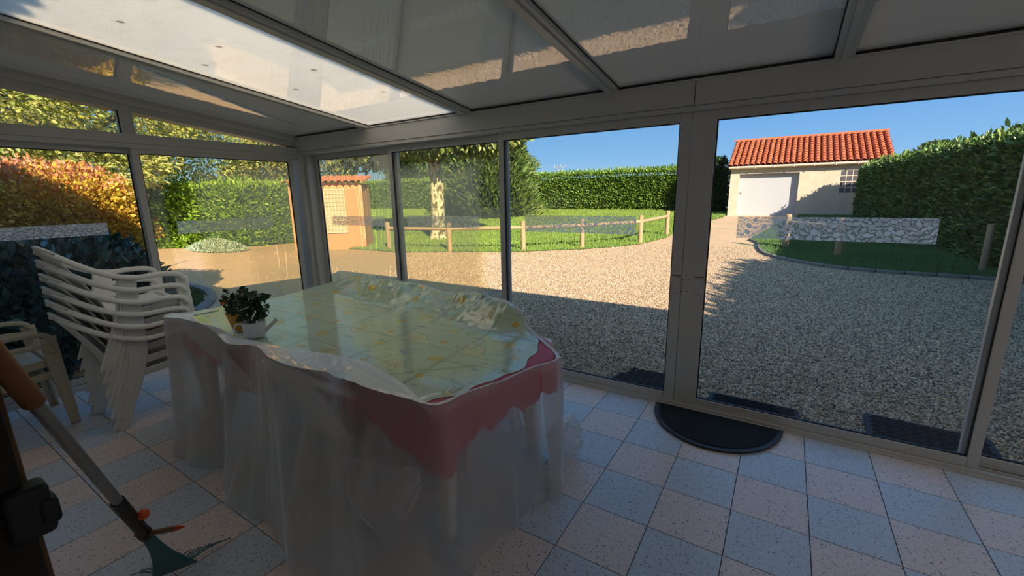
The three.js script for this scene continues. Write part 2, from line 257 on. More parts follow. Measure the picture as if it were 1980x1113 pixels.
// plane u runs towards -z, i.e. from the stile near the camera to the corner
leafX('door_6', 'fogged sliding glass door in the end wall beside the corner', .075, 1.585, -3.595, { band: [.40, 1.335, 1.262, 1.385], fogK: .74, fog: (g, w, h) => {
  const r = rng(41); softRect(g, w * .30, w * 1.02, h * .27, h * .93, .72, 8, .16); softRect(g, w * .62, w * 1.02, h * .10, h * .97, .62, 8, .14); softRect(g, 0, w * .09, 0, h, .5, 5, .04); softRect(g, w * .82, w * 1.02, 0, h, .5, 5, .06);
  drips(g, r, [w * .82, w * .89], h * .30, h * .92, .006); drips(g, r, [w * .72], h * .28, h * .4, .01); beads(g, r, 200, w * .5, w, h * .2, h, .008, .35);
} });
leafX('door_7', 'clear sliding glass door in the end wall behind the stacked chairs', 1.53, 3.10, -3.655, { band: [1.83, 2.76, 1.300, 1.402], shift: .5 });
{
  const tri = (name, label, z0, z1, fog) => {
    const g = struct(name, label, 'window'), b = 2.165, t = (z) => 2.172 + .118 * z;
    const geo = new THREE.BufferGeometry(); geo.setAttribute('position', new THREE.Float32BufferAttribute([-3.63, b, z0, -3.63, b, z1, -3.63, t(z1), z1, -3.63, t(z0), z0], 3)); geo.setAttribute('normal', new THREE.Float32BufferAttribute([1, 0, 0, 1, 0, 0, 1, 0, 0, 1, 0, 0], 3)); geo.setAttribute('uv', new THREE.Float32BufferAttribute([1, 0, 0, 0, 0, 1, 1, .2], 2)); geo.setIndex([0, 2, 1, 0, 3, 2]);
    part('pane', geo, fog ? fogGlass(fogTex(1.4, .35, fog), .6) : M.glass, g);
    part('gasket', [box(-3.64, -3.62, b, b + .006, z0, z1, 0), box(-3.64, -3.62, b, t(z0), z0, z0 + .006, 0), box(-3.64, -3.62, b, t(z1), z1 - .006, z1, 0)], M.aluDark, g);
  };
  tri('window_1', 'narrow wedge shaped pane above the fogged end door', .085, 1.53, (g, w, h) => { softRect(g, 0, w * .75, 0, h, .5); beads(g, rng(8), 300, 0, w, 0, h, .008, .5); });
  tri('window_2', 'wedge shaped pane above the clear end door', 1.61, 3.10, (g, w, h) => { softRect(g, 0, w, -.05, h * .16, .6); });
}

// ---------------------------------------------------------------- roof: panels and rafters
{
  const s = .118, c = struct('ceiling', 'sloping roof of glossy white panels with one bright translucent panel and an added one out of view', 'ceiling');
  const xs = [[-3.70, -2.385], [-2.305, -1.085], [-.975, .245], [.325, 1.555], [1.635, 2.865], [2.945, 4.22]];
  xs.forEach(([a, b], k) => {
    const g = new THREE.BoxGeometry(b - a + .02, .016, 3.95, 1, 1, 1), p = g.attributes.position; g.translate((a + b) / 2, .008, 3.95 / 2 - .20);
    for (let i = 0; i < p.count; i++) p.setY(i, p.getY(i) + roofY(p.getZ(i)));
    g.computeVertexNormals(); let q = k === 1 || k === 5 ? null : metreUV(g);
    if (k === 1 || k === 5) { q = g.toNonIndexed(); const uv = [], pp = q.attributes.position; for (let i = 0; i < pp.count; i++) uv.push((pp.getX(i) - a) / (b - a), pp.getZ(i) / 2.6); q.setAttribute('uv', new THREE.Float32BufferAttribute(uv, 2)); }
    { const sk = new THREE.PlaneGeometry(b - a, 3.72, 1, 1); sk.rotateX(Math.PI / 2); sk.translate((a + b) / 2, 0, 1.86); const sp = sk.attributes.position; for (let i = 0; i < sp.count; i++) sp.setY(i, roofY(sp.getZ(i)) - .003); sk.computeVertexNormals(); part('added_gloss_skin', metreUV(sk), M.skin, c, 'clear glossy skin added under the roof panel to strengthen reflections'); }
    part('roof_panel', q, k === 1 || k === 5 ? M.opal : M.panel, c, k === 1 || k === 5 ? 'bright translucent roof panel, the far right one added for light' : undefined);  // far right translucent panel is added out of view to light the room
  });
  const shape = (x0, x1, b, t, z0, z1) => { const g = box(x0, x1, b, t, z0, z1, .004), p = g.attributes.position; for (let i = 0; i < p.count; i++) p.setY(i, p.getY(i) + s * p.getZ(i)); g.computeVertexNormals(); return g; };
  [[-2.39, -2.30], [-1.09, -.97], [.24, .33], [1.55, 1.64], [2.86, 2.95]].forEach(([a, b], k) => {
    const t = struct('trim_' + (k + 1), 'grey aluminium roof bar ' + ['left of the bright translucent panel', 'right of the bright translucent panel', 'in the middle of the roof', 'above the wide clear door', 'at the far right of the roof'][k], 'roof bar');
    part('bar', [shape(a, b, 2.268, 2.302, .0, 3.74), shape(a + .03, b - .03, 2.258, 2.27, .0, 3.74)], M.alu, t); part('cap', shape(a - .012, b + .012, 2.314, 2.375, -.20, 3.74), M.alu, t);
    part('gasket', [shape(a - .006, a, 2.294, 2.302, 0, 3.74), shape(b, b + .006, 2.294, 2.302, 0, 3.74)], M.aluDark, t);
  });
}
// ---------------------------------------------------------------- house behind the camera and the solid right end
{
  const w = struct('wall_back', 'cream rendered house wall behind the veranda', 'wall'); part('render', metreUV(box(-9, 9, -.1, 3.3, 3.72, 3.95, 0)), M.render, w);
  const r2 = struct('wall_right', 'cream rendered end wall of the veranda', 'wall');
  { const g = new THREE.BoxGeometry(.16, 2.3, 3.9); g.translate(4.30, 1.15, 1.77); const p = g.attributes.position; for (let i = 0; i < p.count; i++) { if (p.getY(i) > 1) p.setY(i, roofY(p.getZ(i)) - .002); else p.setY(i, -.1); } g.computeVertexNormals(); part('render', metreUV(g), M.render, r2); }
  const roof = struct('trim_6', 'clay tiled eave of the house above the veranda', 'eave'), tiles = [];
  for (let i = 0; i < 95; i++) { const t = new THREE.CylinderGeometry(.085, .085, 4.4, 8, 1, true, 0, Math.PI); t.rotateZ(Math.PI / 2); t.rotateY(Math.PI / 2); t.rotateX(-.32); t.translate(-9.4 + i * .2, 3.3 + .7, 3.28 + 2.1); tiles.push(t); }
  part('tile_rows', tiles, std({ color: RGB(.50, .16, .07), roughness: .85, side: THREE.DoubleSide }), roof);
  const slab = new THREE.BoxGeometry(19, .1, 4.4); slab.rotateX(-.32); slab.translate(0, 3.28 + .7, 3.30 + 2.1); part('boarding', slab, std({ color: RGB(.3, .2, .12), roughness: .9 }), roof);
}

// ---------------------------------------------------------------- plastic armchairs
function chairProto(mat) { // faces -z, back towards +z
  const g = new THREE.Group();
  const seat = gridMesh(14, 14, (u, v) => { const x = lerp(-.225, .225, u), z = lerp(-.25, .19, v); return [x * (1 - .06 * v), .415 - .022 * Math.pow(v, 1.2) - .016 * (1 - Math.pow(2 * u - 1, 2)) - (v < .08 ? (.08 - v) * .3 : 0), z]; });
  const seat2 = seat.clone(); seat2.translate(0, -.012, 0); { const ix = seat2.index.array; for (let i = 0; i < ix.length; i += 3) { const t = ix[i]; ix[i] = ix[i + 1]; ix[i + 1] = t; } seat2.computeVertexNormals(); }
  part('seat', [seat, seat2, strip([V(-.225, .405, -.252), V(0, .39, -.256), V(.225, .405, -.252)], .03, .028, V(0, 1, 0), 10)], mat, g);
  for (const s of [-1, 1]) {
    part('arm', strip([V(s * .248, .55, -.262), V(s * .25, .588, -.250), V(s * .252, .608, -.20), V(s * .256, .615, -.10), V(s * .255, .612, .0), V(s * .25, .632, .10), V(s * .236, .692, .22), V(s * .212, .752, .305), V(s * .165, .80, .362), V(s * .10, .82, .388)], (t) => .050 - .012 * t, .036, V(1, .25, 0), 44), mat, g);
    part('leg', [strip([V(s * .248, .575, -.256), V(s * .246, .30, -.272), V(s * .243, .004, -.292)], (t) => .082 - .028 * t, .022, V(0, 0, 1), 10), strip([V(s * .232, .40, -.284), V(s * .226, .2, -.292), V(s * .224, .004, -.306)], (t) => .05 - .012 * t, .016, V(1, 0, 0), 10)], mat, g);
    part('leg', [strip([V(s * .244, .60, .06), V(s * .240, .42, .095), V(s * .238, .21, .17), V(s * .240, .004, .255)], (t) => .115 - .03 * t, .024, V(0, 0, 1), 14).toNonIndexed(), strip([V(s * .250, .56, .118), V(s * .248, .40, .148), V(s * .246, .21, .215), V(s * .248, .004, .292)], .030, .008, V(1, 0, 0), 12)], mat, g);
    part('side_apron', strip([V(s * .226, .395, -.25), V(s * .226, .37, 0), V(s * .222, .36, .17)], .055, .014, V(0, 1, 0), 8), mat, g);
  }
  part('back_rail', strip([V(-.17, .79, .355), V(-.09, .822, .388), V(0, .832, .398), V(.09, .822, .388), V(.17, .79, .355)], .075, .02, V(0, 1, .45), 20), mat, g);
  for (const u of [-.15, -.075, 0, .075, .15]) part('slat', strip([V(u * .95, .385, .175), V(u, .50, .215), V(u * 1.02, .64, .285), V(u * 1.03, .80 - Math.abs(u) * .12, .382 - Math.abs(u) * .12)], (t) => .070 - .006 * t, .013, V(1, 0, 0), 12), mat, g, undefined);
  return g;
}
{
  const proto = chairProto(M.whitePlastic), step = .089;
  const lab = ['lowest chair of the tall white stack, standing on the tiles', 'second chair from the floor in the tall white stack', 'third chair from the floor in the tall white stack', 'fourth chair from the floor in the tall white stack', 'fifth chair from the floor in the tall white stack', 'topmost white plastic armchair of the tall stack'];
  for (let k = 0; k < 6; k++) { const c = proto.clone(); c.name = numbered('plastic_armchair'); c.position.set(-2.66 + (k % 2) * .003, k * step, 2.06 - k * .001); c.userData = { label: lab[k], category: 'chair', group: 'white armchairs in the tall stack' }; scene.add(c); }
  const beige = chairProto(M.beigePlastic);
  for (let k = 0; k < 2; k++) { const c = beige.clone(); c.name = numbered('plastic_armchair'); c.scale.set(1.14, 1, 1); c.position.set(-3.14, k * step, 2.735); c.userData = { label: ['lower of the two beige nested armchairs at the left edge', 'upper beige armchair nested on another at the left edge'][k], category: 'chair', group: 'beige armchairs at the left edge' }; scene.add(c); }
  for (const [x, z, t, l] of [[-.47, 1.79, 0, 'white chair under the plastic sheet near the bare table corner'], [-1.50, 1.72, 0, 'white chair under the plastic sheet below the flower pots'], [-.25, 1.13, Math.PI, 'white chair under the sheet at the window side, nearer the doors'], [-1.66, 1.10, Math.PI, 'white chair under the sheet at the window side, nearer the corner post']]) {
    const c = proto.clone(); c.name = numbered('plastic_armchair'); c.position.set(x, 0, z); c.rotation.y = t; c.userData = { label: l, category: 'chair', group: 'armchairs under the table cover' }; scene.add(c);
  }
}

// ---------------------------------------------------------------- the covered table
const rimPts = [[.30, .745, 1.98], [.33, .745, 1.84], [.38, .745, 1.68], [.43, .745, 1.44], [.49, .745, 1.26], [.35, .75, 1.11], [.14, .79, .97], [.02, .86, .88], [-.19, .88, .80], [-.48, .88, .69], [-.71, .84, .64], [-.83, .82, .60], [-1.14, .85, .56], [-1.25, .88, .66], [-1.48, .88, .66], [-1.69, .88, .68], [-1.94, .86, .60], [-2.19, .80, .58], [-2.33, .76, .60], [-2.31, .75, .89], [-2.25, .75, 1.21], [-2.32, .75, 1.51], [-2.31, .75, 1.77], [-2.26, .77, 1.89], [-1.89, .86, 2.08], [-1.68, .89, 2.18], [-1.53, .90, 2.16], [-1.40, .90, 2.15], [-1.31, .88, 2.12], [-1.27, .82, 2.08], [-1.14, .79, 2.09], [-.98, .80, 2.06], [-.71, .86, 2.14], [-.43, .89, 2.23], [-.25, .90, 2.25], [-.12, .90, 2.23], [-.08, .89, 2.20], [-.13, .83, 2.13], [-.18, .77, 2.04], [-.05, .75, 2.02], [.15, .746, 2.00]];
const CX = -.95, CZ = 1.40;
function polar(pts, closedN = 900) { // radius and height by angle about the table centre
  const c = new THREE.CatmullRomCurve3(pts.map((p) => V(...p)), true, 'centripetal'), a = [];
  for (let i = 0; i < closedN; i++) { const p = c.getPoint(i / closedN); a.push([Math.atan2(p.z - CZ, p.x - CX), Math.hypot(p.x - CX, p.z - CZ), p.y]); }
  a.sort((p, q) => p[0] - q[0]); const n = a.length;
  return (th) => { th = Math.atan2(Math.sin(th), Math.cos(th)); let lo = 0, hi = n - 1; if (th <= a[0][0] || th >= a[n - 1][0]) { const p = a[n - 1], q = a[0], span = q[0] + 2 * Math.PI - p[0], t = ((th < p[0] ? th + 2 * Math.PI : th) - p[0]) / (span || 1); return [lerp(p[1], q[1], t), lerp(p[2], q[2], t)]; }
    while (hi - lo > 1) { const m = (lo + hi) >> 1; if (a[m][0] <= th) lo = m; else hi = m; } const t = (th - a[lo][0]) / (a[hi][0] - a[lo][0] || 1); return [lerp(a[lo][1], a[hi][1], t), lerp(a[lo][2], a[hi][2], t)]; };
}
const rim = polar(rimPts);
function coverY(x, z) { // height of the draped top
  const th = Math.atan2(z - CZ, x - CX), [R, y] = rim(th), s = Math.hypot(x - CX, z - CZ) / R;
  const far = z < CZ ? 1 : 0, k = sstep(s, far ? .58 : .74, 1.0), lift = Math.max(0, y - .752);
  let h = .747 + (y - .747) * k;
  h += lift * k * (.35 * noise.noise(x * 7, z * 7, 2) + .22 * noise.noise(x * 17, z * 15, 8)) * (s < 1 ? sstep(1.0, s, s + .12) * 0 + 1 - sstep(s, .93, 1) : 0);
  return h;
}
{
  const t = thing('garden_table', 'white plastic garden table hidden under cloths and a plastic sheet', 'table');
  const sh = new THREE.Shape(), pl = [[.26, 1.93], [.40, 1.26], [.30, 1.0], [.1, .95], [-2.1, .95], [-2.24, 1.1], [-2.24, 1.8], [-2.1, 1.94]]; pl.forEach(([x, z], i) => (i ? sh.lineTo(x, z) : sh.moveTo(x, z)));
  const top = new THREE.ExtrudeGeometry(sh, { depth: .025, bevelEnabled: true, bevelSize: .012, bevelThickness: .006, bevelSegments: 2 }); top.rotateX(Math.PI / 2); top.translate(0, .733, 0); part('table_top', top, M.whitePlastic, t);
  for (const [x, z] of [[.20, 1.84], [.18, 1.05], [-2.05, 1.84], [-2.05, 1.05]]) part('leg', strip([V(x, .71, z), V(x + .01, .35, z + .01), V(x + .02, .002, z + .03 * Math.sign(z - 1.4))], (q) => .10 - .035 * q, (q) => .075 - .02 * q, V(1, 0, 0), 10), M.whitePlastic, t);
}
{ // pink cloth
  const edge = polar([[.285, .744, 1.965], [.325, .744, 1.82], [.375, .744, 1.66], [.42, .744, 1.43], [.455, .744, 1.25], [.30, .744, 1.02], [.1, .744, .95], [-1, .744, .94], [-2.15, .744, .94], [-2.25, .744, 1.1], [-2.26, .744, 1.45], [-2.25, .744, 1.80], [-2.1, .744, 1.95], [-1.2, .744, 1.955], [-.3, .744, 1.965], [.1, .744, 1.97]]);
  const geo = gridMesh(420, 46, (u, v) => {
    const th = u * Math.PI * 2, [R] = edge(th), cx = Math.cos(th), cz = Math.sin(th);
    if (v < .55) { const s = v / .55, r = R * s; return [CX + cx * r, .7455, CZ + cz * r]; }
    const d = (v - .55) / .45, [R2] = edge(th), corner = Math.exp(-Math.pow((th - .43) / .10, 2)) * .15 + Math.exp(-Math.pow((th + .10) / .12, 2)) * -.04, drop = (.19 + corner + .022 * Math.sin(th * 37) + .014 * Math.sin(th * 83 + 1)) * d;
    const wave = d * (.010 * Math.sin(th * 29) + .006 * Math.sin(th * 61 + 2)), r = R2 + .006 * Math.sin(Math.min(1, d * 4) * Math.PI / 2) + wave; return [CX + cx * r, .7455 - drop - .002 * Math.min(1, d * 6), CZ + cz * r];
  }, true);
  const cloth = thing('pink_tablecloth', 'plain pink cloth hanging over the table edge under the sheet', 'tablecloth');
  part('cloth', geo, std({ color: RGB(.62, .11, .17), roughness: .55, side: THREE.DoubleSide }), cloth);
}
const oilEdge = polar([[.228, .75, 1.985], [.253, .75, 1.92], [.312, .75, 1.828], [.327, .75, 1.713], [.36, .75, 1.60], [.392, .75, 1.52], [.36, .75, 1.33], [.295, .75, 1.12], ...rimPts.slice(6, 24).map(([x, y, z]) => [CX + (x - CX) * .985, y, CZ + (z - CZ) * .985]), [-1.85, .75, 1.95], [-1.3, .75, 1.94], [-.9, .75, 1.95], [-.4, .75, 1.95], [.05, .75, 1.97]]);
{ // patterned oilcloth
  const tex = canvasTex(1792, 1024, (g, w, h) => {
    const k = w / 2.8, r = rng(9); g.fillStyle = '#cbdcb9'; g.fillRect(0, 0, w, h);
    for (let i = 0; i < 500; i++) { g.fillStyle = `rgba(${175 + r() * 30},${200 + r() * 20},${170 + r() * 30},.10)`; g.beginPath(); g.ellipse(r() * w, r() * h, 20 + r() * 60, 15 + r() * 40, r() * 3, 0, 7); g.fill(); }
    const lemon = (x, y, s, a) => { g.save(); g.translate(x, y); g.rotate(a); g.fillStyle = '#dccb74'; g.beginPath(); g.ellipse(0, 0, s, s * .68, 0, 0, 7); g.fill(); g.fillStyle = 'rgba(236,206,84,.9)'; g.beginPath(); g.ellipse(s * .1, 0, s * .6, s * .42, 0, 0, 7); g.fill(); g.restore(); };
    const ring = (x, y, s, a) => { g.save(); g.translate(x, y); g.rotate(a); g.fillStyle = 'rgba(226,214,160,.75)'; g.beginPath(); g.ellipse(0, 0, s, s * .8, 0, 0, 7); g.fill(); g.strokeStyle = 'rgba(130,150,130,.8)'; g.lineWidth = 2.5; g.beginPath(); g.ellipse(s * .06, -s * .05, s * 1.05, s * .86, .2, 0, 7); g.stroke(); for (let q = 0; q < 3; q++) { g.beginPath(); g.ellipse((r() - .5) * s, (r() - .5) * s * .6, s * .34, s * .2, r() * 3, 0, 7); g.stroke(); } g.restore(); };
    for (let j = 0; j < 8; j++) for (let i = 0; i < 12; i++) { const x = (i + .5 + (j % 2) * .5 + (r() - .5) * .3) * w / 12, y = (j + .5 + (r() - .5) * .3) * h / 8, q = (i * 2 + j * 3) % 4; if (q === 0) ring(x, y, 46 + r() * 14, r()); else if (q === 1) lemon(x, y, 24 + r() * 8, r() * 3); else if (q === 2) { g.fillStyle = 'rgba(226,172,52,.9)'; g.beginPath(); g.ellipse(x, y, 17, 14, r(), 0, 7); g.fill(); } else { g.fillStyle = 'rgba(140,165,205,.7)'; g.beginPath(); g.ellipse(x, y, 26, 7, r() - .5, 0, 7); g.fill(); g.strokeStyle = 'rgba(120,145,125,.7)'; g.lineWidth = 2; g.beginPath(); g.moveTo(x - 40, y + 12); g.quadraticCurveTo(x, y - 24, x + 44, y + 8); g.stroke(); } }
  });
  const crease = canvasTex(1792, 1024, (g, w, h) => {
    g.fillStyle = '#808080'; g.fillRect(0, 0, w, h); const r = rng(14), k = w / 2.8, L = (x0, z0, x1, z1, lw, a, up) => { const p = (x, z) => [(x + 2.4) * k, (z - .5) * k]; for (let q = 3; q > 0; q--) { g.strokeStyle = up ? `rgba(255,255,255,${a / 3})` : `rgba(0,0,0,${a / 3})`; g.lineWidth = lw * k * q / 2; g.beginPath(); g.moveTo(...p(x0, z0)); const m = p((x0 + x1) / 2 + (r() - .5) * .03, (z0 + z1) / 2 + (r() - .5) * .03); g.quadraticCurveTo(...m, ...p(x1, z1)); g.stroke(); } };
    L(-2.2, 1.42, .3, 1.46, .02, .9, 1); L(-2.1, 1.10, .25, 1.12, .012, .8, 0); L(-1.9, 1.72, .25, 1.76, .014, .8, 0); for (const x of [-2.0, -1.55, -1.05, -.58, -.1]) L(x, .75, x + .12, 1.95, .012, .8, x > -1.2); L(-.2, 1.95, .25, 1.5, .01, .7, 0); L(-.1, 1.6, .35, 1.53, .02, .8, 1);
    for (let i = 0; i < 420; i++) { const x = -2.3 + r() * 2.6, z = .6 + r() * 1.4, a = r() * 3.2, l = .02 + r() * .08; L(x, z, x + Math.cos(a) * l, z + Math.sin(a) * l, .006 + r() * .012, .35, r() > .5); }
  }, false);
  const geo = gridMesh(520, 110, (u, v) => { const th = u * Math.PI * 2, [R] = oilEdge(th), e = 1 + .006 * Math.sin(th * 40) * (v > .9 ? 1 : 0), r = R * v * e, x = CX + Math.cos(th) * r, z = CZ + Math.sin(th) * r; return [x, coverY(x, z) + .004 + (v > .97 && x > .1 ? -.001 : 0), z, (x + 2.4) / 2.8, 1 - (z - .5) / 1.6]; }, true);
  const cloth = thing('patterned_oilcloth', 'shiny pale green oilcloth with yellow fruit print and fold creases on the table', 'tablecloth');
  const m = phys({ map: tex, roughness: .28, clearcoat: 1, clearcoatRoughness: .08, bumpMap: crease, bumpScale: .03, side: THREE.DoubleSide }); m.name = 'printed oilcloth'; part('cloth', geo, m, cloth);
}
{ // frosted plastic dust sheet: flap over the near top edge and a skirt to the floor
  const hem = [[.14, .005], [.08, .005], [.04, .01], [.035, .02], [.02, .03], [.03, .02], [.0, .02], [.05, .01], [.05, .01], [.05, .01], [.08, .01], [.1, .01], [.08, .01], [.05, .01], [.05, .01], [.05, .01], [.06, .01], [.05, .01], [.04, .01], [.05, .01], [.06, .01], [.05, .01], [.05, .01], [.05, .01], [.06, .01], [.07, .01], [.08, .01], [.10, .01], [.05, .01], [.07, .01], [.12, .01], [.21, .01], [.12, .01], [.10, .01], [.22, .005], [.34, .005], [.36, .005], [.40, .005], [.42, .005], [.36, .005], [.24, .005]];
  const hemAt = polar(rimPts.map(([x, , z], i) => { const a = Math.atan2(z - CZ, x - CX), R = Math.hypot(x - CX, z - CZ); return [CX + Math.cos(a) * (R + hem[i][0]), hem[i][1], CZ + Math.sin(a) * (R + hem[i][0])]; }));
  const flapEdge = polar([[.232, 0, 1.985], [.10, 0, 1.93], [-.07, 0, 1.873], [-.36, 0, 1.817], [-.586, 0, 1.837], [-.9, 0, 1.90], [-1.2, 0, 1.925], [-1.45, 0, 1.96], [-1.8, 0, 1.96], [-2.15, 0, 1.83], [-2.2, 0, 1.5], [-2.15, 0, 1.2], [-2.2, 0, .95], [-2.2, 0, .68], [-1.6, 0, .72], [-1, 0, .70], [-.4, 0, .80], [.02, 0, .93], [.28, 0, 1.08], [.475, 0, 1.27], [.42, 0, 1.45], [.365, 0, 1.70], [.315, 0, 1.85], [.285, 0, 1.96]]);
  const arcs = [0]; for (let i = 1; i <= 720; i++) { const p = (k) => { const a = k / 720 * Math.PI * 2, [R] = rim(a); return [Math.cos(a) * R, Math.sin(a) * R]; }, a = p(i - 1), b = p(i); arcs.push(arcs[i - 1] + Math.hypot(a[0] - b[0], a[1] - b[1])); }
  const arcAt = (th) => { const q = clamp(th / (Math.PI * 2) * 720, 0, 719.999), i = Math.floor(q); return lerp(arcs[i], arcs[i + 1], q - i); };
  const NU = 760, NF = 16, NS = 70, tot = NF + NS;
  const build = (flapOnly) => gridMesh(NU, flapOnly ? NF : NS, (u, v) => {
    const th = u * Math.PI * 2, row = flapOnly ? Math.round(v * NF) : NF + Math.round(v * NS), [R, ry] = rim(th), cx = Math.cos(th), cz = Math.sin(th), nearSide = sstep(cz, .15, .45);
    if (row <= NF && flapOnly) { const s = row / NF, [f] = flapEdge(th), r = lerp(Math.min(f, R - .01), R, s), x = CX + cx * r, z = CZ + cz * r; return [x, coverY(x, z) + (nearSide > .1 ? .0085 : .0015) + .004 * (.5 + noise.noise(x * 30, z * 30, 3)) * nearSide, z, x, z]; }
    const d = (row - NF) / NS, [H, hy] = hemAt(th), arc = arcAt(th);
    const soft = Math.pow(Math.sin(Math.min(1, d / .12) * Math.PI / 2), 1) * .012, out = lerp(R, H, Math.pow(d, 1.25)) + soft;
    const fold = Math.pow(d, .8) * (.075 * noise.noise(arc * 3.4, d * .7, 1.3) + .040 * noise.noise(arc * 7.5, d * 1.0, 4.2) + .030 * Math.abs(noise.noise(arc * 5 + 7, d * .5, 9)) - .01 + .003 * noise.noise(arc * 14, d * 9, 6));
    const r = out + Math.max(fold, -.006), x = CX + cx * r, z = CZ + cz * r, y = lerp(ry + .010, hy, Math.pow(d, .96)) - .01 * Math.sin(d * 3.1);
    return [x, Math.max(y, .003), z, x, z];
  }, true);
  const crinkle = valueTex(512, 512, (u, v) => { const a = Math.abs(tnoise(u, v, 7, 3)), b = Math.abs(tnoise(u, v, 17, 13)), c = tnoise(u, v, 40, 23); return clamp(.15 + .55 * a + .35 * b + .05 * c, 0, 1); }); crinkle.repeat.set(1.6, 1.6);
  M.film = phys({ color: RGB(.90, .89, .88), roughness: .58, transmission: .84, thickness: 0, ior: 1.45, clearcoat: 1, clearcoatRoughness: .16, bumpMap: crinkle, bumpScale: .004, side: THREE.DoubleSide }); M.film.name = 'frosted polythene';
  const sheet = thing('plastic_dust_sheet', 'translucent plastic sheet draped over table and chairs down to the tiles', 'plastic sheet');
  part('sheet', build(false), M.film, sheet); M.film2 = M.film.clone(); M.film2.transmission = .12; M.film2.roughness = .4; M.film2.color.setRGB(.90, .91, .95); M.film2.name = 'folded polythene'; part('folded_flap', build(true), M.film2, sheet, 'doubled film lying on the table edge');
  // bunched end of the sheet on the floor at the right
  const bunch = (cx, cy, cz, a, b, c, seed) => { const g = new THREE.IcosahedronGeometry(1, 5), p = g.attributes.position; for (let i = 0; i < p.count; i++) { const x = p.getX(i), y = p.getY(i), z = p.getZ(i), n = Math.abs(noise.noise(x * 2.2 + seed, y * 2.2, z * 2.2)) * .7 + Math.abs(noise.noise(x * 4 + seed, y * 4, z * 4)) * .25, k = .68 + n * .7; p.setXYZ(i, cx + x * a * k, Math.max(.004, cy + y * b * k), cz + z * c * k); } return g.toNonIndexed ? (g.computeVertexNormals(), g) : g; };
  part('bunched_end', [bunch(.42, .13, 1.02, .11, .15, .16, 3), bunch(.46, .08, 1.28, .06, .08, .12, 9)], M.film, sheet);
  // loose swag of spare film hanging at the near corner
  const swag = gridMesh(60, 26, (u, v) => { const x = lerp(-.10, .30, u), sag = Math.sin(u * Math.PI); const y = .55 - .10 * u * (1 - u) - v * (.10 + .26 * sag) + .01 * noise.noise(u * 6, v * 6, 5); const z = 2.20 - .10 * u + .05 * Math.sin(v * Math.PI) * sag + .02 * noise.noise(u * 9, v * 4, 1); return [x, y, z, x * 1.0, y]; });
  part('loose_fold', swag, M.film, sheet);
}

// ---------------------------------------------------------------- leaves
function leafGeo(w = .5, curl = .12, fold = .1) { // unit length leaf along +y, 6 triangles
  const g = new THREE.BufferGeometry(), p = [0, 0, 0, -w * .45, .35, fold, w * .45, .35, fold, 0, .40, 0, -w * .36, .70, fold - curl * .4, w * .36, .70, fold - curl * .4, 0, 1, -curl];
  g.setAttribute('position', new THREE.Float32BufferAttribute(p, 3)); g.setAttribute('uv', new THREE.Float32BufferAttribute([.5, 0, 0, .35, 1, .35, .5, .4, .1, .7, .9, .7, .5, 1], 2));
  g.setIndex([0, 3, 1, 0, 2, 3, 1, 3, 4, 3, 2, 5, 3, 6, 4, 3, 5, 6]); g.computeVertexNormals(); return g;
}
const leafMat = (rough = .45, tr = .25) => { const m = phys({ color: RGB(1, 1, 1), roughness: rough, transmission: tr, thickness: 0, ior: 1.4, side: THREE.DoubleSide }); m.name = 'leaf'; return m; };
const LEAF = leafMat(), LEAFGLOSS = leafMat(.32, .18);
// list of {p: Vector3, n: Vector3, s: size, c: [r,g,b]} -> InstancedMesh
function foliage(name, list, geo, mat, parent, r, up = .3) {
  const m = new THREE.InstancedMesh(geo, mat, list.length), q = new THREE.Quaternion(), q2 = new THREE.Quaternion(), mt = new THREE.Matrix4(), y = V(0, 1, 0), sc = V(1, 1, 1), d = V(0, 0, 0), col = new THREE.Color();
  list.forEach((l, i) => { d.set(l.n.x + (r() - .5) * 1.5, l.n.y + up + (r() - .5) * 1.5, l.n.z + (r() - .5) * 1.5).normalize(); q.setFromUnitVectors(y, d); q2.setFromAxisAngle(y, r() * 6.283); q.multiply(q2); const s = l.s * (.7 + r() * .6); sc.set(s, s, s); mt.compose(l.p, q, sc); m.setMatrixAt(i, mt); const v = .72 + r() * .56; col.setRGB(l.c[0] * v, l.c[1] * v, l.c[2] * v); m.setColorAt(i, col); });
  m.name = name; m.userData.kind = 'stuff'; return place(m, parent);
}
const pick = (r, cols) => cols[Math.floor(r() * cols.length)];

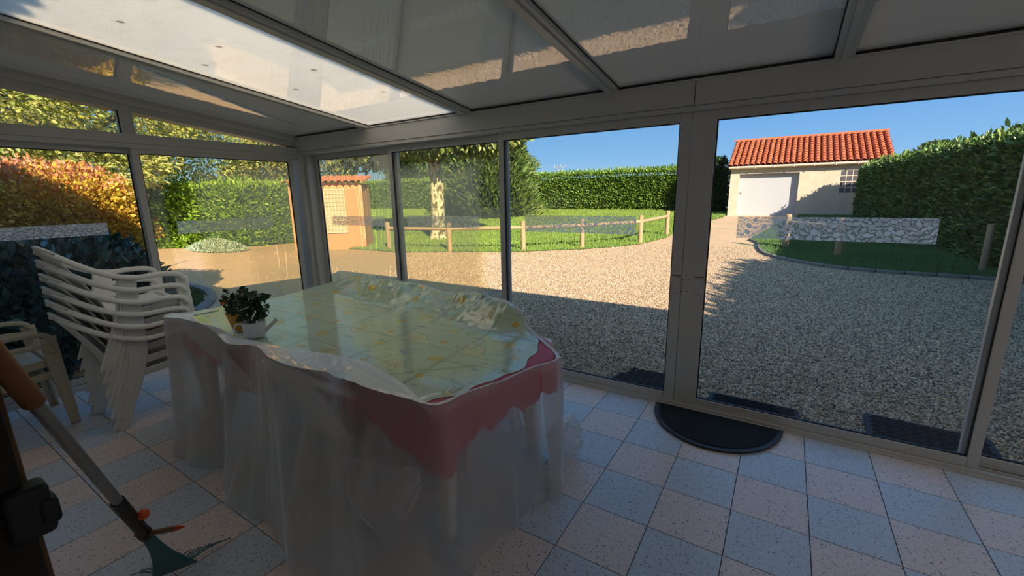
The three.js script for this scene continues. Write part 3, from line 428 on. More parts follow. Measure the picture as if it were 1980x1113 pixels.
// ---------------------------------------------------------------- pots on the table
{
  const potY = .7615;
  const can = thing('watering_can_planter', 'white watering can planter with a dark green leafy plant and white blooms', 'planter', null, [-1.27, potY, 1.875], .566);
  part('can', lathe([[0, .0], [.057, .0], [.060, .004], [.0645, .085], [.066, .094], [.0635, .094], [.061, .084], [.056, .078], [0, .078]]), std({ color: RGB(.78, .79, .82), roughness: .3 }), can);
  part('handle', tube([V(-.060, .078, .012), V(-.098, .076, .02), V(-.112, .045, .022), V(-.095, .014, .02), V(-.058, .012, .012)], .0055, 30, 8), std({ color: RGB(.78, .79, .82), roughness: .3 }), can);
  part('spout', [rod(V(.050, .022, -.012), V(.118, .088, -.032), .013, .009), rod(V(.113, .084, -.031), V(.128, .094, -.034), .010, .016)], std({ color: RGB(.78, .79, .82), roughness: .3 }), can);
  const r = rng(61), stems = [], leaves = [], blooms = [];
  for (let i = 0; i < 26; i++) { const a = r() * 6.28, R = .02 + r() * .085, h = .09 + r() * .12 * (1 - R * 3), e = V(Math.cos(a) * R, .085 + h, Math.sin(a) * R); stems.push(tube([V(Math.cos(a) * .02, .078, Math.sin(a) * .02), V(e.x * .6, .08 + h * .6, e.z * .6), e], .0018, 6, 5)); for (let k = 0; k < 9; k++) { const t = .35 + k / 9 * .7; leaves.push({ p: V(e.x * t, .08 + h * t, e.z * t), n: V(Math.cos(a + k) * .9, .1, Math.sin(a + k) * .9), s: .036 + r() * .018, c: [.035, .075, .028] }); } }
  part('stems', stems, std({ color: RGB(.07, .12, .04), roughness: .6 }), can); foliage('leaves', leaves, leafGeo(.75, .2, .08), LEAF, can, r, .1);
  for (let i = 0; i < 15; i++) { const a = r() * 6.28, R = .03 + r() * .075, s = new THREE.SphereGeometry(.0055, 8, 6); s.scale(1, 1.7, 1); s.translate(Math.cos(a) * R, .10 + r() * .075, Math.sin(a) * R); blooms.push(s); }
  for (let k = 0; k < 5; k++) { const s = strip([V(-.085, .165, .05), V(-.03, .178, .058), V(.02, .195, .055)], .012, .004, V(0, .3, 1), 8); if (k === 0) blooms.push(s); }
  part('blooms', blooms, std({ color: RGB(.75, .74, .66), roughness: .6 }), can);

  const pot = thing('clay_pot', 'ochre pot with an orange rose behind the white watering can', 'flower pot', null, [-1.50, potY, 1.85]);
  part('pot', lathe([[0, 0], [.04, 0], [.043, .004], [.066, .098], [.071, .104], [.071, .118], [.066, .118], [.062, .10], [0, .096]]), std({ color: RGB(.50, .26, .03), roughness: .6 }), pot);
  part('soil', lathe([[0, .103], [.061, .100]], 24), std({ color: RGB(.12, .06, .035), roughness: 1 }), pot);
  const st = [], lv = [];
  for (let i = 0; i < 16; i++) { const a = r() * 6.28, R = .01 + r() * .085, h = .07 + r() * .11 * (1.1 - R * 4), e = V(Math.cos(a) * R, .105 + h, Math.sin(a) * R); st.push(tube([V(0, .098, 0), V(e.x * .5, .1 + h * .6, e.z * .5), e], .0018, 6, 5)); for (let k = 0; k < 8; k++) { const t = .4 + k / 8 * .65; lv.push({ p: V(e.x * t, .1 + h * t, e.z * t), n: V(Math.cos(a + k), .1, Math.sin(a + k)), s: .03 + r() * .016, c: i < 7 ? [.10, .055, .028] : [.045, .075, .03] }); } }
  st.push(tube([V(0, .098, 0), V(-.03, .15, .02), V(-.062, .178, .044)], .002, 6, 5)); for (let k = 0; k < 14; k++) lv.push({ p: V(-.050 + (r() - .5) * .05, .160 + (r() - .5) * .05, .028 + (r() - .5) * .03), n: V(Math.cos(k), .1, Math.sin(k)), s: .032, c: [.04, .065, .03] });
  part('stems', st, std({ color: RGB(.10, .08, .04), roughness: .7 }), pot); foliage('leaves', lv, leafGeo(.7, .2, .08), LEAF, pot, r, .1);
  const rose = []; for (let k = 0; k < 9; k++) { const p = new THREE.SphereGeometry(.023 - k * .0013, 10, 8, 0, 2.4); p.scale(1, .8, .5); p.rotateY(k * 2.4); p.translate(-.062 + Math.cos(k * 2.4) * .006, .182 + k * .0008, .046 + Math.sin(k * 2.4) * .006); rose.push(p); }
  part('rose', rose, std({ color: RGB(.85, .20, .05), roughness: .5, side: THREE.DoubleSide }), pot, 'orange rose bloom');
}

// ---------------------------------------------------------------- half-moon doormat
{
  const half = (R, k) => { const s = new THREE.Shape(); for (let i = 0; i <= 40; i++) { const a = i / 40 * Math.PI, x = Math.cos(a) * R, y = Math.sin(a) * R * k; i ? s.lineTo(x, y) : s.moveTo(x, y); } s.closePath(); return s; };
  const mat = thing('doormat', 'black half moon rubber doormat on the tiles by the doors', 'doormat', null, [1.125, .001, .018]);
  const b = new THREE.ExtrudeGeometry(half(.405, 1.13), { depth: .008, bevelEnabled: true, bevelSize: .004, bevelThickness: .003, bevelSegments: 2 }); b.rotateX(Math.PI / 2); b.translate(0, .011, .004); part('base', b, M.rubber, mat);
  const c = new THREE.ExtrudeGeometry(half(.372, 1.13), { depth: .003, bevelEnabled: false }); c.rotateX(Math.PI / 2); c.translate(0, .0175, .010); const carpet = std({ color: RGB(.008, .009, .009), roughness: 1, bumpMap: fineBump, bumpScale: .003 }); part('pile', metreUV(c, 4), carpet, mat);
  const rimC = []; for (let i = 0; i <= 40; i++) { const a = i / 40 * Math.PI; rimC.push(V(Math.cos(a) * .397, .013, Math.sin(a) * .397 * 1.13 + .008)); } part('raised_edge', strip(rimC, .028, .008, V(0, 0, 1), 60), std({ color: RGB(.03, .032, .036), roughness: .6 }), mat);
}

// ---------------------------------------------------------------- leaf rake and dark shutter at the left edge
{
  const A = V(.26, 1.302, 3.036), F = V(-.62, .06, 2.642), dir = F.clone().sub(A), at = (t) => A.clone().addScaledVector(dir, t);
  const rk = thing('leaf_rake', 'telescopic rake with brown grip, grey pole and teal head leaning at the left', 'rake');
  part('grip', [rod(at(-.42), at(.085), .0175, .0185, 20), rod(at(.083), at(.09), .0185, .0185, 20)], std({ color: RGB(.20, .075, .018), roughness: .55, bumpMap: fineBump, bumpScale: .001 }), rk, 'brown handle grip');
  part('pole', [rod(at(.085), at(.50), .0125, .0135, 20)], std({ color: RGB(.32, .31, .29), roughness: .38, metalness: .6 }), rk, 'grey aluminium pole');
  part('connector', [rod(at(.46), at(.67), .017, .019, 20), rod(at(.66), at(.68), .021, .021, 20)], std({ color: RGB(.012, .014, .014), roughness: .5 }), rk, 'black plastic connector');
  const n = dir.clone().normalize(), side = V(0, 1, 0).cross(n).normalize();
  const knob = new THREE.SphereGeometry(.017, 14, 10); knob.translate(...at(.56).addScaledVector(side, -.028).toArray()); part('knob', knob, std({ color: RGB(.75, .10, .02), roughness: .4 }), rk, 'orange lock knob');
  const s0 = at(.67), s1 = s0.clone().add(V(.115, .035, -.055)); part('lever', rod(s0, s1, .009, .009, 10), std({ color: RGB(.22, .13, .06), roughness: .6 }), rk); part('lever_tip', [rod(s1, s1.clone().addScaledVector(s1.clone().sub(s0).normalize(), .03), .009, .002, 10), rod(at(.655).addScaledVector(side, .024), at(.67).addScaledVector(side, -.025), .006)], std({ color: RGB(.80, .10, .03), roughness: .5 }), rk, 'orange lever tip');
  const teal = std({ color: RGB(.02, .14, .16), roughness: .5 }); part('head', strip([at(.67), at(.85), at(1.0)], (t) => .035 + .12 * t * t, .012, side, 12), teal, rk, 'teal plastic rake head');
  for (let k = -5; k <= 5; k++) { const b = at(.97).addScaledVector(side, k * .011), e = at(1.0).addScaledVector(side, k * .036).add(V(-.16 - .02 * Math.abs(k) * -.3, 0, -.07)); e.y = .006; part('tine', strip([b, b.clone().lerp(e, .5).add(V(0, .012, 0)), e], .007, .004, side, 8), teal, rk); }
}
{
  const sh = thing('wooden_shutter', 'wooden door shutter with its backlit shade in the colour, standing open at the lower left edge', 'shutter');
  const wood = std({ color: RGB(.018, .012, .008), roughness: .8, bumpMap: fineBump, bumpScale: .002 }), edge = std({ color: RGB(.16, .085, .035), roughness: .7 });  // unlit side of the boards and lit edge are put into these colours
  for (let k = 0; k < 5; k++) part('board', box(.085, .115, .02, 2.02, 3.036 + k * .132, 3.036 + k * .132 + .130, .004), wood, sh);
  part('lit_edge_strip', box(.066, .083, .02, 2.02, 3.026, 3.09, .003), edge, sh, 'edge strip with its lit face put into a lighter brown');
  part('latch_box', [box(.088, .150, .885, 1.0, 3.006, 3.075, .012), box(.10, .155, .905, .965, 2.998, 3.03, .010)], std({ color: RGB(.006, .006, .006), roughness: .5 }), sh, 'black iron latch');
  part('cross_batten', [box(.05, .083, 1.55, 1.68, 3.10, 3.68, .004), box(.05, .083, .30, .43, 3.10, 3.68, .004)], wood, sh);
}

// ================================================================ outdoors
// ---------------------------------------------------------------- gravel yard
{
  const r = rng(101);
  const tex = canvasTex(1024, 1024, (g, w, h) => {
    g.fillStyle = '#c4a27c'; g.fillRect(0, 0, w, h); const cols = ['#e6c8a2', '#d6b48a', '#f0d6b2', '#c6a27a', '#ac8f6a', '#dfb689', '#f6e2c6', '#9a8266', '#d8bc98', '#eac292', '#c2aa8c'];
    for (let i = 0; i < 26000; i++) { const x = r() * w, y = r() * h, s = 1.8 + r() * 4.6; g.fillStyle = r() < .20 ? '#5e4a38' : cols[Math.floor(r() * cols.length)]; g.globalAlpha = .9; g.beginPath(); g.ellipse(x, y, s, s * (.5 + r() * .5), r() * 3.14, 0, 7); g.fill(); if (x < 8 || x > w - 8 || y < 8 || y > h - 8) for (const dx of [-w, w]) { g.beginPath(); g.ellipse(x + dx, y, s, s * .7, 0, 0, 7); g.fill(); } }
  });
  const bump = valueTex(512, 512, (u, v) => .5 + .5 * tnoise(u, v, 60, 4) + .3 * tnoise(u, v, 120, 14));
  const mat = std({ map: tex, bumpMap: bump, bumpScale: .006, roughness: .92, vertexColors: true }); mat.name = 'pale gravel';
  const yard = struct('gravel_yard', 'pale gravel yard and drive in front of the veranda', 'gravel');
  const nx = 110, nz = 120, X0 = -45, X1 = 35, g = gridMesh(nx, nz, (u, v) => { const x = lerp(X0, X1, u), z = lerp(5.2, -75, Math.pow(v, 1.5)); return [x, groundY(x, z), z, x / 1.25, z / 1.25]; });
  { const p = g.attributes.position, c = []; for (let i = 0; i < p.count; i++) { const x = p.getX(i), z = p.getZ(i), n = 1 + .10 * noise.noise(x * .35, z * .35, 2) + .06 * noise.noise(x * 1.3, z * 1.3, 7), gr = clamp(noise.noise(x * .5 + 3, z * .6, 5) * 1.2 - .35, 0, .3); c.push(1.0 * n * (1 - gr * .6), .965 * n * (1 - gr * .25), .91 * n * (1 - gr * .7)); } g.setAttribute('color', new THREE.Float32BufferAttribute(c, 3)); }
  { const ix = g.index.array; for (let i = 0; i < ix.length; i += 3) { const t = ix[i]; ix[i] = ix[i + 1]; ix[i + 1] = t; } g.computeVertexNormals(); if (g.attributes.normal.getY(0) < 0) { for (let i = 0; i < ix.length; i += 3) { const t = ix[i]; ix[i] = ix[i + 1]; ix[i + 1] = t; } g.computeVertexNormals(); } }
  { const m = new THREE.Mesh(g, mat); m.name = 'gravel_bed'; place(m, yard); }
  // loose pebbles where they can be told apart
  const peb = new THREE.IcosahedronGeometry(1, 1), N = 230000, im = new THREE.InstancedMesh(peb, std({ color: RGB(1, 1, 1), roughness: .85 }), N), mt = new THREE.Matrix4(), q = new THREE.Quaternion(), e = new THREE.Euler(), col = new THREE.Color();
  const pc = [[.44, .32, .20], [.34, .24, .145], [.54, .41, .28], [.25, .18, .12], [.18, .135, .095], [.40, .27, .165], [.62, .50, .37], [.31, .25, .19], [.14, .11, .085]];
  for (let i = 0; i < N; i++) { const t = Math.pow(r(), 1.35), z = -.24 - t * 10.5, x = lerp(-4.2 - t * 7, 4.6, r()), s = .0042 + r() * r() * .0085; e.set(r() * 6, r() * 6, r() * 6); q.setFromEuler(e); mt.compose(V(x, groundY(x, z) + s * .3, z), q, V(s * (1 + r() * .6), s * (.55 + r() * .4), s)); im.setMatrixAt(i, mt); const c = pc[Math.floor(r() * pc.length)], v = .8 + r() * .4; col.setRGB(c[0] * v, c[1] * v, c[2] * v); im.setColorAt(i, col); }
  im.name = 'pebbles'; im.userData.kind = 'stuff'; place(im, yard);
}
// ---------------------------------------------------------------- lawns
const inPoly = (x, z, P) => { let c = false; for (let i = 0, j = P.length - 1; i < P.length; j = i++) if ((P[i][1] > z) !== (P[j][1] > z) && x < (P[j][0] - P[i][0]) * (z - P[i][1]) / (P[j][1] - P[i][1]) + P[i][0]) c = !c; return c; };
const bladeGeo = (() => { const g = new THREE.BufferGeometry(), p = [], ix = []; const r = rng(3); for (let k = 0; k < 7; k++) { const a = r() * 6.28, R = r() * .5, x = Math.cos(a) * R, z = Math.sin(a) * R, d = r() * 6.28, w = .09, l = .7 + r() * .5, o = p.length / 3; p.push(x - Math.cos(d) * w, 0, z - Math.sin(d) * w, x + Math.cos(d) * w, 0, z + Math.sin(d) * w, x + (r() - .5) * .9, l, z + (r() - .5) * .9); ix.push(o, o + 1, o + 2); } g.setAttribute('position', new THREE.Float32BufferAttribute(p, 3)); g.setIndex(ix); g.computeVertexNormals(); return g; })();
function lawn(name, label, poly, n, seed, cols, h, bias) {
  const L = struct(name, label, 'lawn'), s = new THREE.Shape(); poly.forEach(([x, z], i) => (i ? s.lineTo(x, -z) : s.moveTo(x, -z))); const r = rng(seed);
  const g = new THREE.ShapeGeometry(s); g.rotateX(-Math.PI / 2); const p = g.attributes.position; for (let i = 0; i < p.count; i++) p.setY(i, groundY(p.getX(i), p.getZ(i)) + .02); g.computeVertexNormals(); { const uv = g.attributes.uv; for (let i = 0; i < p.count; i++) uv.setXY(i, p.getX(i) / 2, p.getZ(i) / 2); }
  const tex = valueTex(256, 256, (u, v) => { const a = .5 + .5 * tnoise(u, v, 12, seed) + .3 * tnoise(u, v, 50, seed + 3); return [70 + 45 * a, 96 + 55 * a, 22 + 22 * a]; }, true);
  part('turf', g, std({ map: tex, roughness: 1 }), L);
  let x0 = 1e9, x1 = -1e9, z0 = 1e9, z1 = -1e9; for (const [x, z] of poly) { x0 = Math.min(x0, x); x1 = Math.max(x1, x); z0 = Math.min(z0, z); z1 = Math.max(z1, z); }
  const m = new THREE.InstancedMesh(bladeGeo, std({ color: RGB(1, 1, 1), roughness: .6, side: THREE.DoubleSide }), n), mt = new THREE.Matrix4(), q = new THREE.Quaternion(), col = new THREE.Color(); let i = 0, tries = 0;
  while (i < n && tries++ < n * 12) { const x = lerp(x0, x1, r()), z = lerp(z1, z0, Math.pow(r(), bias)); if (!inPoly(x, z, poly)) continue; q.setFromAxisAngle(V(0, 1, 0), r() * 6.28); const sc = h * (.7 + r() * .7) * (1 + Math.max(0, -z - 9) * .03); mt.compose(V(x, groundY(x, z) + .018, z), q, V(sc, sc * (.7 + r() * .5), sc)); m.setMatrixAt(i, mt); const c = pick(r, cols), v = (.8 + r() * .4) * (1 + .25 * noise.noise(x * .6, z * .6, seed)); col.setRGB(c[0] * v, c[1] * v, c[2] * v); m.setColorAt(i, col); i++; }
  m.count = i; m.name = 'grass'; m.userData.kind = 'stuff'; place(m, L); return L;
}
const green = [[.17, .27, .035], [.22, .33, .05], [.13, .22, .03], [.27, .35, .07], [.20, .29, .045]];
const lawnL = [[-13.2, -6.05], [-8.6, -6.15], [-7.2, -6.75], [-5.31, -7.5], [-3.59, -8.79], [-2.9, -9.6], [-2.38, -10.48], [-2.05, -12.35], [-2.06, -16.24], [-1.4, -22.4], [-1.6, -28.2], [-44, -28.9], [-44, -12], [-14, -6.6]];
const lawnR = [[.50, -12.45], [.74, -11.9], [.86, -10.6], [1.06, -9.56], [1.55, -8.75], [2.27, -8.12], [3.08, -7.85], [4.45, -7.78], [5.5, -7.8], [4.5, -23.3], [1.95, -23.3], [1.2, -18]];
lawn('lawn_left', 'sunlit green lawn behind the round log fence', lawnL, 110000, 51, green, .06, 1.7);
lawn('lawn_right', 'green lawn between the drive and the right hedge, hedge shade in its grass colour', lawnR, 45000, 52, [[.10, .20, .05], [.13, .24, .06], [.08, .16, .04]], .07, 1.3);  // same grass, darkened and cooled so its colours carry the hedge shade
{ // kerb round the right lawn
  const k = thing('lawn_kerb', 'low stone kerb edging the shaded right lawn', 'kerb'), P = [[.50, -12.45], [.74, -11.9], [.86, -10.6], [1.06, -9.56], [1.55, -8.75], [2.27, -8.12], [3.08, -7.85], [4.45, -7.78], [5.2, -7.6]].map(([x, z]) => V(x, groundY(x, z) + .02, z)), c = new THREE.CatmullRomCurve3(P), m = std({ color: RGB(.22, .20, .17), roughness: .95, bumpMap: fineBump, bumpScale: .006 });
  const n = 18; for (let i = 0; i < n; i++) { const a = (i + .02) / n, b = (i + .97) / n; part('kerb_stone', strip([c.getPointAt(a), c.getPointAt((a + b) / 2), c.getPointAt(Math.min(1, b))], .09, .10, V(1, 0, .6), 4), m, k); }
}
// ---------------------------------------------------------------- log fences
{
  const wood = std({ map: valueTex(128, 256, (u, v) => { const n = .5 + .5 * tnoise(u, v * .25, 26, 2) + .25 * tnoise(u, v, 9, 8); return [150 + 34 * n, 128 + 30 * n, 96 + 26 * n]; }, true), roughness: .9, bumpMap: fineBump, bumpScale: .004 }); wood.name = 'weathered log';
  const post = (x, z, h, r = .07) => { const y = groundY(x, z), g = lathe([[0, -.05], [r, -.05], [r * .98, h - .02], [r * .86, h], [0, h]], 16); g.translate(x, y, z); return g; };
  const railAt = (a, b, h, r = .05) => rod(V(a[0], groundY(...a) + h, a[1]), V(b[0], groundY(...b) + h, b[1]), r, r, 12);
  const F = thing('log_fence', 'sunlit round log fence along the left lawn edge', 'fence'), P = [[-9.4, -6.47], [-7.16, -6.85], [-5.15, -7.85], [-3.74, -8.97], [-2.45, -10.59], [-2.21, -13.13]];
  for (const [x, z] of P) part('post', post(x, z, .90), wood, F);
  for (let i = 0; i < P.length - 1; i++) part('rail', railAt(P[i], P[i + 1], .70), wood, F);
  const F2 = thing('log_fence', 'shaded log fence posts along the right lawn edge', 'fence'), Q = [[1.47, -10.72], [2.54, -9.63], [4.66, -8.39]]; Q.forEach(([x, z], i) => part('post', post(x, z, .95, i === 2 ? .055 : .075), wood, F2)); part('rail', railAt(Q[0], Q[1], .74), wood, F2);
}
// ---------------------------------------------------------------- hedges
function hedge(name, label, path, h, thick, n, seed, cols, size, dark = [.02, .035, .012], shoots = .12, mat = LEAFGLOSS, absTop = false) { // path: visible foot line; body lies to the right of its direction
  const H = thing(name, label, 'hedge'), r = rng(seed), list = [], core = [];
  const seg = []; let tot = 0; for (let i = 0; i < path.length - 1; i++) { const [a, b] = [path[i], path[i + 1]], l = Math.hypot(b[0] - a[0], b[1] - a[1]); seg.push([a, b, l, tot]); tot += l; }
  for (const [a, b, l] of seg) { const dx = (b[0] - a[0]) / l, dz = (b[1] - a[1]) / l, nx = -dz, nz = dx; // n points into the body
    const g = new THREE.BoxGeometry(l + .3, h - .28, thick - .36); g.rotateY(-Math.atan2(dz, dx)); const mx = (a[0] + b[0]) / 2 + nx * thick / 2, mz = (a[1] + b[1]) / 2 + nz * thick / 2; g.translate(mx, absTop ? (h - .28) / 2 - .15 : groundY(mx, mz) + (h - .28) / 2, mz); core.push(g); }
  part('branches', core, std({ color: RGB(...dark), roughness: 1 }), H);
  for (let i = 0; i < n; i++) {
    const d = r() * tot, s = seg.find((q) => d >= q[3] && d <= q[3] + q[2]) ?? seg[0], t = (d - s[3]) / s[2], [a, b, l] = s, dx = (b[0] - a[0]) / l, dz = (b[1] - a[1]) / l, nx = -dz, nz = dx;
    const x = lerp(a[0], b[0], t), z = lerp(a[1], b[1], t), w = r(), rough = .10 * noise.noise(d * 1.3, 3, seed); let hh = h * (1 + .03 * noise.noise(d * .7, 1, seed)); let p, nn;
    if (absTop) hh = Math.max(1.2, (h - groundY(x, z)) * (1 + .02 * noise.noise(d * .7, 1, seed))); if (w < .60) { const y = Math.pow(r(), .9) * hh, o = rough + .08 * noise.noise(d * 2.2, y * 2.2, seed) + (r() - .5) * .16; p = V(x + nx * o, groundY(x, z) + y, z + nz * o); nn = V(-nx, .15, -nz); }
    else if (w < .94) { const o = r() * thick, y = hh + (r() - .5) * .14 + (r() < shoots ? r() * (shoots > .25 ? .42 : .26) : 0); p = V(x + nx * o, groundY(x, z) + y, z + nz * o); nn = V(0, .9, 0); }
    else { const y = r() * hh, o = thick + (r() - .5) * .14; p = V(x + nx * o, groundY(x, z) + y, z + nz * o); nn = V(nx, .15, nz); }
    list.push({ p, n: nn, s: size, c: pick(r, cols) });
  }
  for (const [e, sgn] of [[path[0], -1], [path[path.length - 1], 1]]) { const s = sgn < 0 ? seg[0] : seg[seg.length - 1], dx = (s[1][0] - s[0][0]) / s[2] * sgn, dz = (s[1][1] - s[0][1]) / s[2] * sgn, nx = -dz * sgn, nz = dx * sgn; for (let i = 0; i < n * .04; i++) { const o = r() * thick, y = r() * h; list.push({ p: V(e[0] + nx * o + dx * (.15 + (r() - .5) * .15), groundY(...e) + y, e[1] + nz * o + dz * (.15 + (r() - .5) * .15)), n: V(dx, .1, dz), s: size, c: pick(r, cols) }); } }
  foliage('foliage', list, leafGeo(.42, .15, .10), mat, H, r, .35); return H;
}
const hg = [[.10, .20, .022], [.14, .25, .03], [.19, .30, .045], [.07, .15, .018], [.24, .33, .07]];
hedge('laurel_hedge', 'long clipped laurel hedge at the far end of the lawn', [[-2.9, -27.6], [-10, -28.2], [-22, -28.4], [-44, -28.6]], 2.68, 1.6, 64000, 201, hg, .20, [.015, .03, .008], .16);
hedge('laurel_hedge', 'dark hedge behind the left corner of the garage', [[-1.95, -25.9], [-3.2, -25.9]], 2.95, 1.0, 5000, 202, [[.03, .07, .02], [.05, .10, .03]], .20);
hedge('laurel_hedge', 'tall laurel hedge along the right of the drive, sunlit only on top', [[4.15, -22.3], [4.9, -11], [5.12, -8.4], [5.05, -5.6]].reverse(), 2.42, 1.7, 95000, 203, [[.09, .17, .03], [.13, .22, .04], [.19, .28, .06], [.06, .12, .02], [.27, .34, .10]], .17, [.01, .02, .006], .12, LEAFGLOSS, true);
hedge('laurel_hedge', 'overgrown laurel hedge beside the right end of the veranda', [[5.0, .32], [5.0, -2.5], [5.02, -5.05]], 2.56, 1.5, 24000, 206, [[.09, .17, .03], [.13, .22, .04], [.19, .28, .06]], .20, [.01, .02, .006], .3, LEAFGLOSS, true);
hedge('laurel_hedge', 'bright green hedge seen through the fogged end door', [[-14.6, -6.9], [-15.2, -5.0], [-17.8, -3.2], [-20, .5]], 2.15, 1.4, 26000, 204, [[.18, .32, .02], [.24, .40, .03], [.14, .26, .02], [.32, .45, .06]], .17, [.03, .06, .01], .05);
{ // silver ground cover
  const m = thing('silver_groundcover', 'low mound of silvery ground cover in front of the bright hedge', 'plant'), r = rng(71), list = []; for (let i = 0; i < 3500; i++) { const a = r() * 6.28, R = Math.sqrt(r()), x = -15.2 + Math.cos(a) * R * 1.5, z = -3.95 + Math.sin(a) * R * .7; list.push({ p: V(x, -.1 + .34 * (1 - R * R) * r() + .02, z), n: V(0, .6, 0), s: .09, c: pick(r, [[.36, .44, .30], [.28, .36, .24], [.45, .52, .38]]) }); }
  foliage('foliage', list, leafGeo(.3, .1, .05), LEAF, m, r, .3); const c = new THREE.SphereGeometry(1, 20, 10, 0, 6.3, 0, 1.57); c.scale(1.4, .26, .62); c.translate(-15.2, -.1, -3.95); part('mound', c, std({ color: RGB(.10, .13, .06), roughness: 1 }), m);
}
// ---------------------------------------------------------------- trees and shrubs
function crown(list, r, c, rad, n, size, cols, inner = .55) { for (let i = 0; i < n; i++) { const u = r() * 2 - 1, a = r() * 6.283, q = Math.sqrt(1 - u * u), k = Math.pow(lerp(inner * inner * inner, 1, r()), 1 / 3) * (1 + .22 * noise.noise(q * Math.cos(a) * 2.3 + c[0], u * 2.3, q * Math.sin(a) * 2.3 + c[2])); const n3 = V(q * Math.cos(a), u, q * Math.sin(a)); list.push({ p: V(c[0] + n3.x * rad[0] * k, c[1] + n3.y * rad[1] * k, c[2] + n3.z * rad[2] * k), n: n3, s: size, c: pick(r, cols) }); } }
const barkMat = (c) => std({ color: RGB(...c), roughness: .95, bumpMap: fineBump, bumpScale: .02 });
{ // big yellow green tree beyond the bright hedge
  const t = thing('deciduous_tree', 'large yellow green tree with gaps of sky above the bright hedge', 'tree'), r = rng(81), list = [], cols = [[.42, .43, .08], [.50, .48, .12], [.32, .36, .07], [.56, .52, .20], [.26, .33, .06]];
  for (const [c, R, n] of [[[-16.5, 4.4, 1.2], [3.2, 2.6, 3.0], 9000], [[-17.5, 4.6, -2.4], [3.0, 2.2, 2.4], 6500], [[-18.5, 3.3, -5.4], [2.2, 1.5, 1.8], 2600], [[-19, 3.0, -7.8], [2, 1.0, 1.3], 900], [[-15.5, 3.2, 3.0], [2.5, 1.8, 2.2], 5000], [[-16, 2.6, -1.0], [1.6, .9, 2.4], 2200]]) crown(list, r, c, R, n * 1.7, .15, cols, .35);
  foliage('foliage', list, leafGeo(.5, .2, .1), leafMat(.55, .45), t, r, -.1);
  part('trunk', [tube([V(-17, -.1, .2), V(-16.9, 1.6, .2), V(-17.1, 3.2, 0), V(-17.2, 5.4, .2)], .22, 12, 10), tube([V(-16.95, 2.0, .2), V(-17.2, 3.6, -1.6), V(-17.8, 4.6, -3)], .10, 10, 8), tube([V(-16.95, 2.2, .2), V(-16.3, 3.6, 1.6), V(-15.8, 4.4, 2.8)], .10, 10, 8)], barkMat([.12, .10, .08]), t);
  part('thin_trunk', [rod(V(-9.6, -.1, .62), V(-9.58, 2.3, .61), .02, .015, 8)], barkMat([.55, .55, .5]), t);
}
{ // maple in autumn colour
  const t = thing('autumn_maple', 'yellow and orange autumn maple outside the end wall', 'shrub'), r = rng(82), list = [], small = .053;
  for (const [c, R, n] of [[[-7.3, 1.25, 2.5], [1.1, 1.05, 1.3], 5200], [[-7.0, 1.2, 1.35], [.95, .92, .9], 4600], [[-7.3, 1.15, .95], [.7, .92, .55], 2600], [[-8.0, 1.5, 1.7], [.8, .72, 1.1], 2800], [[-6.6, .72, 1.3], [.55, .5, .6], 1300]]) crown(list, r, c, R, n * 4, small, [[.60, .42, .03], [.66, .50, .05], [.52, .32, .03], [.66, .37, .04]], .5);
  for (const l of list) { const h = l.p.y; if (h > 1.7 && r() < (h - 1.62) * 1.7) l.c = pick(r, [[.58, .24, .08], [.62, .30, .14], [.55, .19, .08]]); if (h < .75 && r() < .7) l.c = pick(r, [[.30, .34, .03], [.22, .28, .03]]); }
  foliage('foliage', list, leafGeo(.8, .2, .1), leafMat(.5, .4), t, r, .0);
  part('branches', [0, 1, 2, 3, 4].map((k) => tube([V(-7.2, -.1, 1.4), V(-7.2 + (k % 2) * .2 - .1, .6, 1.4 + (k - 2) * .25), V(-7.2 + (k % 3) * .4 - .4, 1.7, 1.4 + (k - 2) * .6)], .03, 8, 6)), barkMat([.07, .05, .035]), t);
}
{ // dark evergreen shrub right outside the end wall
  const t = thing('evergreen_shrub', 'dark bluish evergreen shrub close outside the end wall behind the chairs', 'shrub'), r = rng(83), list = [], cols = [[.025, .08, .065], [.04, .11, .10], [.04, .09, .05], [.06, .14, .14]];
  for (const [c, R, n] of [[[-5.15, .42, 2.35], [.95, .78, 1.0], 3200], [[-5.3, .40, 1.5], [.7, .66, .6], 1700], [[-4.9, .25, 3.1], [.8, .8, .7], 1500], [[-5.6, .75, 1.75], [.6, .45, .8], 1200]]) crown(list, r, c, R, n, .13, cols, .6);
  foliage('foliage', list.filter((l) => l.p.x < -3.86), leafGeo(.55, .2, .12), leafMat(.35, .12), t, r, .2); const cr = []; for (const [c, R] of [[[-5.15, .36, 2.35], [.7, .58, .8]], [[-5.35, .34, 1.5], [.5, .46, .4]], [[-4.95, .2, 3.1], [.6, .6, .55]]]) { const g = new THREE.SphereGeometry(1, 16, 12); g.scale(...R); g.translate(...c); cr.push(g); } part('branches', cr, std({ color: RGB(.006, .012, .010), roughness: 1 }), t);
}
{ // small bed with kerb outside the end wall
  const bed = [[-9.4, -.45], [-7.6, -.35], [-6.7, .02], [-6.05, .55], [-5.5, 1.3], [-4.9, 2.2], [-4.45, 3.1], [-4.4, 3.6], [-9.5, 3.6]];
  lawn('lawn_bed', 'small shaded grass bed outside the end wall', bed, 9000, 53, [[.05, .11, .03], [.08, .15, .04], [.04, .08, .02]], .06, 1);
  const k = thing('bed_kerb', 'curved grey stone kerb round the bed outside the end wall', 'kerb'), c = new THREE.CatmullRomCurve3(bed.slice(0, 8).map(([x, z]) => V(x + .06, -.075, z - .06))), m = std({ color: RGB(.21, .20, .185), roughness: .95, bumpMap: fineBump, bumpScale: .005 });
  for (let i = 0; i < 12; i++) part('kerb_stone', strip([c.getPointAt((i + .03) / 12), c.getPointAt((i + .5) / 12), c.getPointAt((i + .97) / 12)], .15, .09, V(1, 0, -.5), 5), m, k);
}
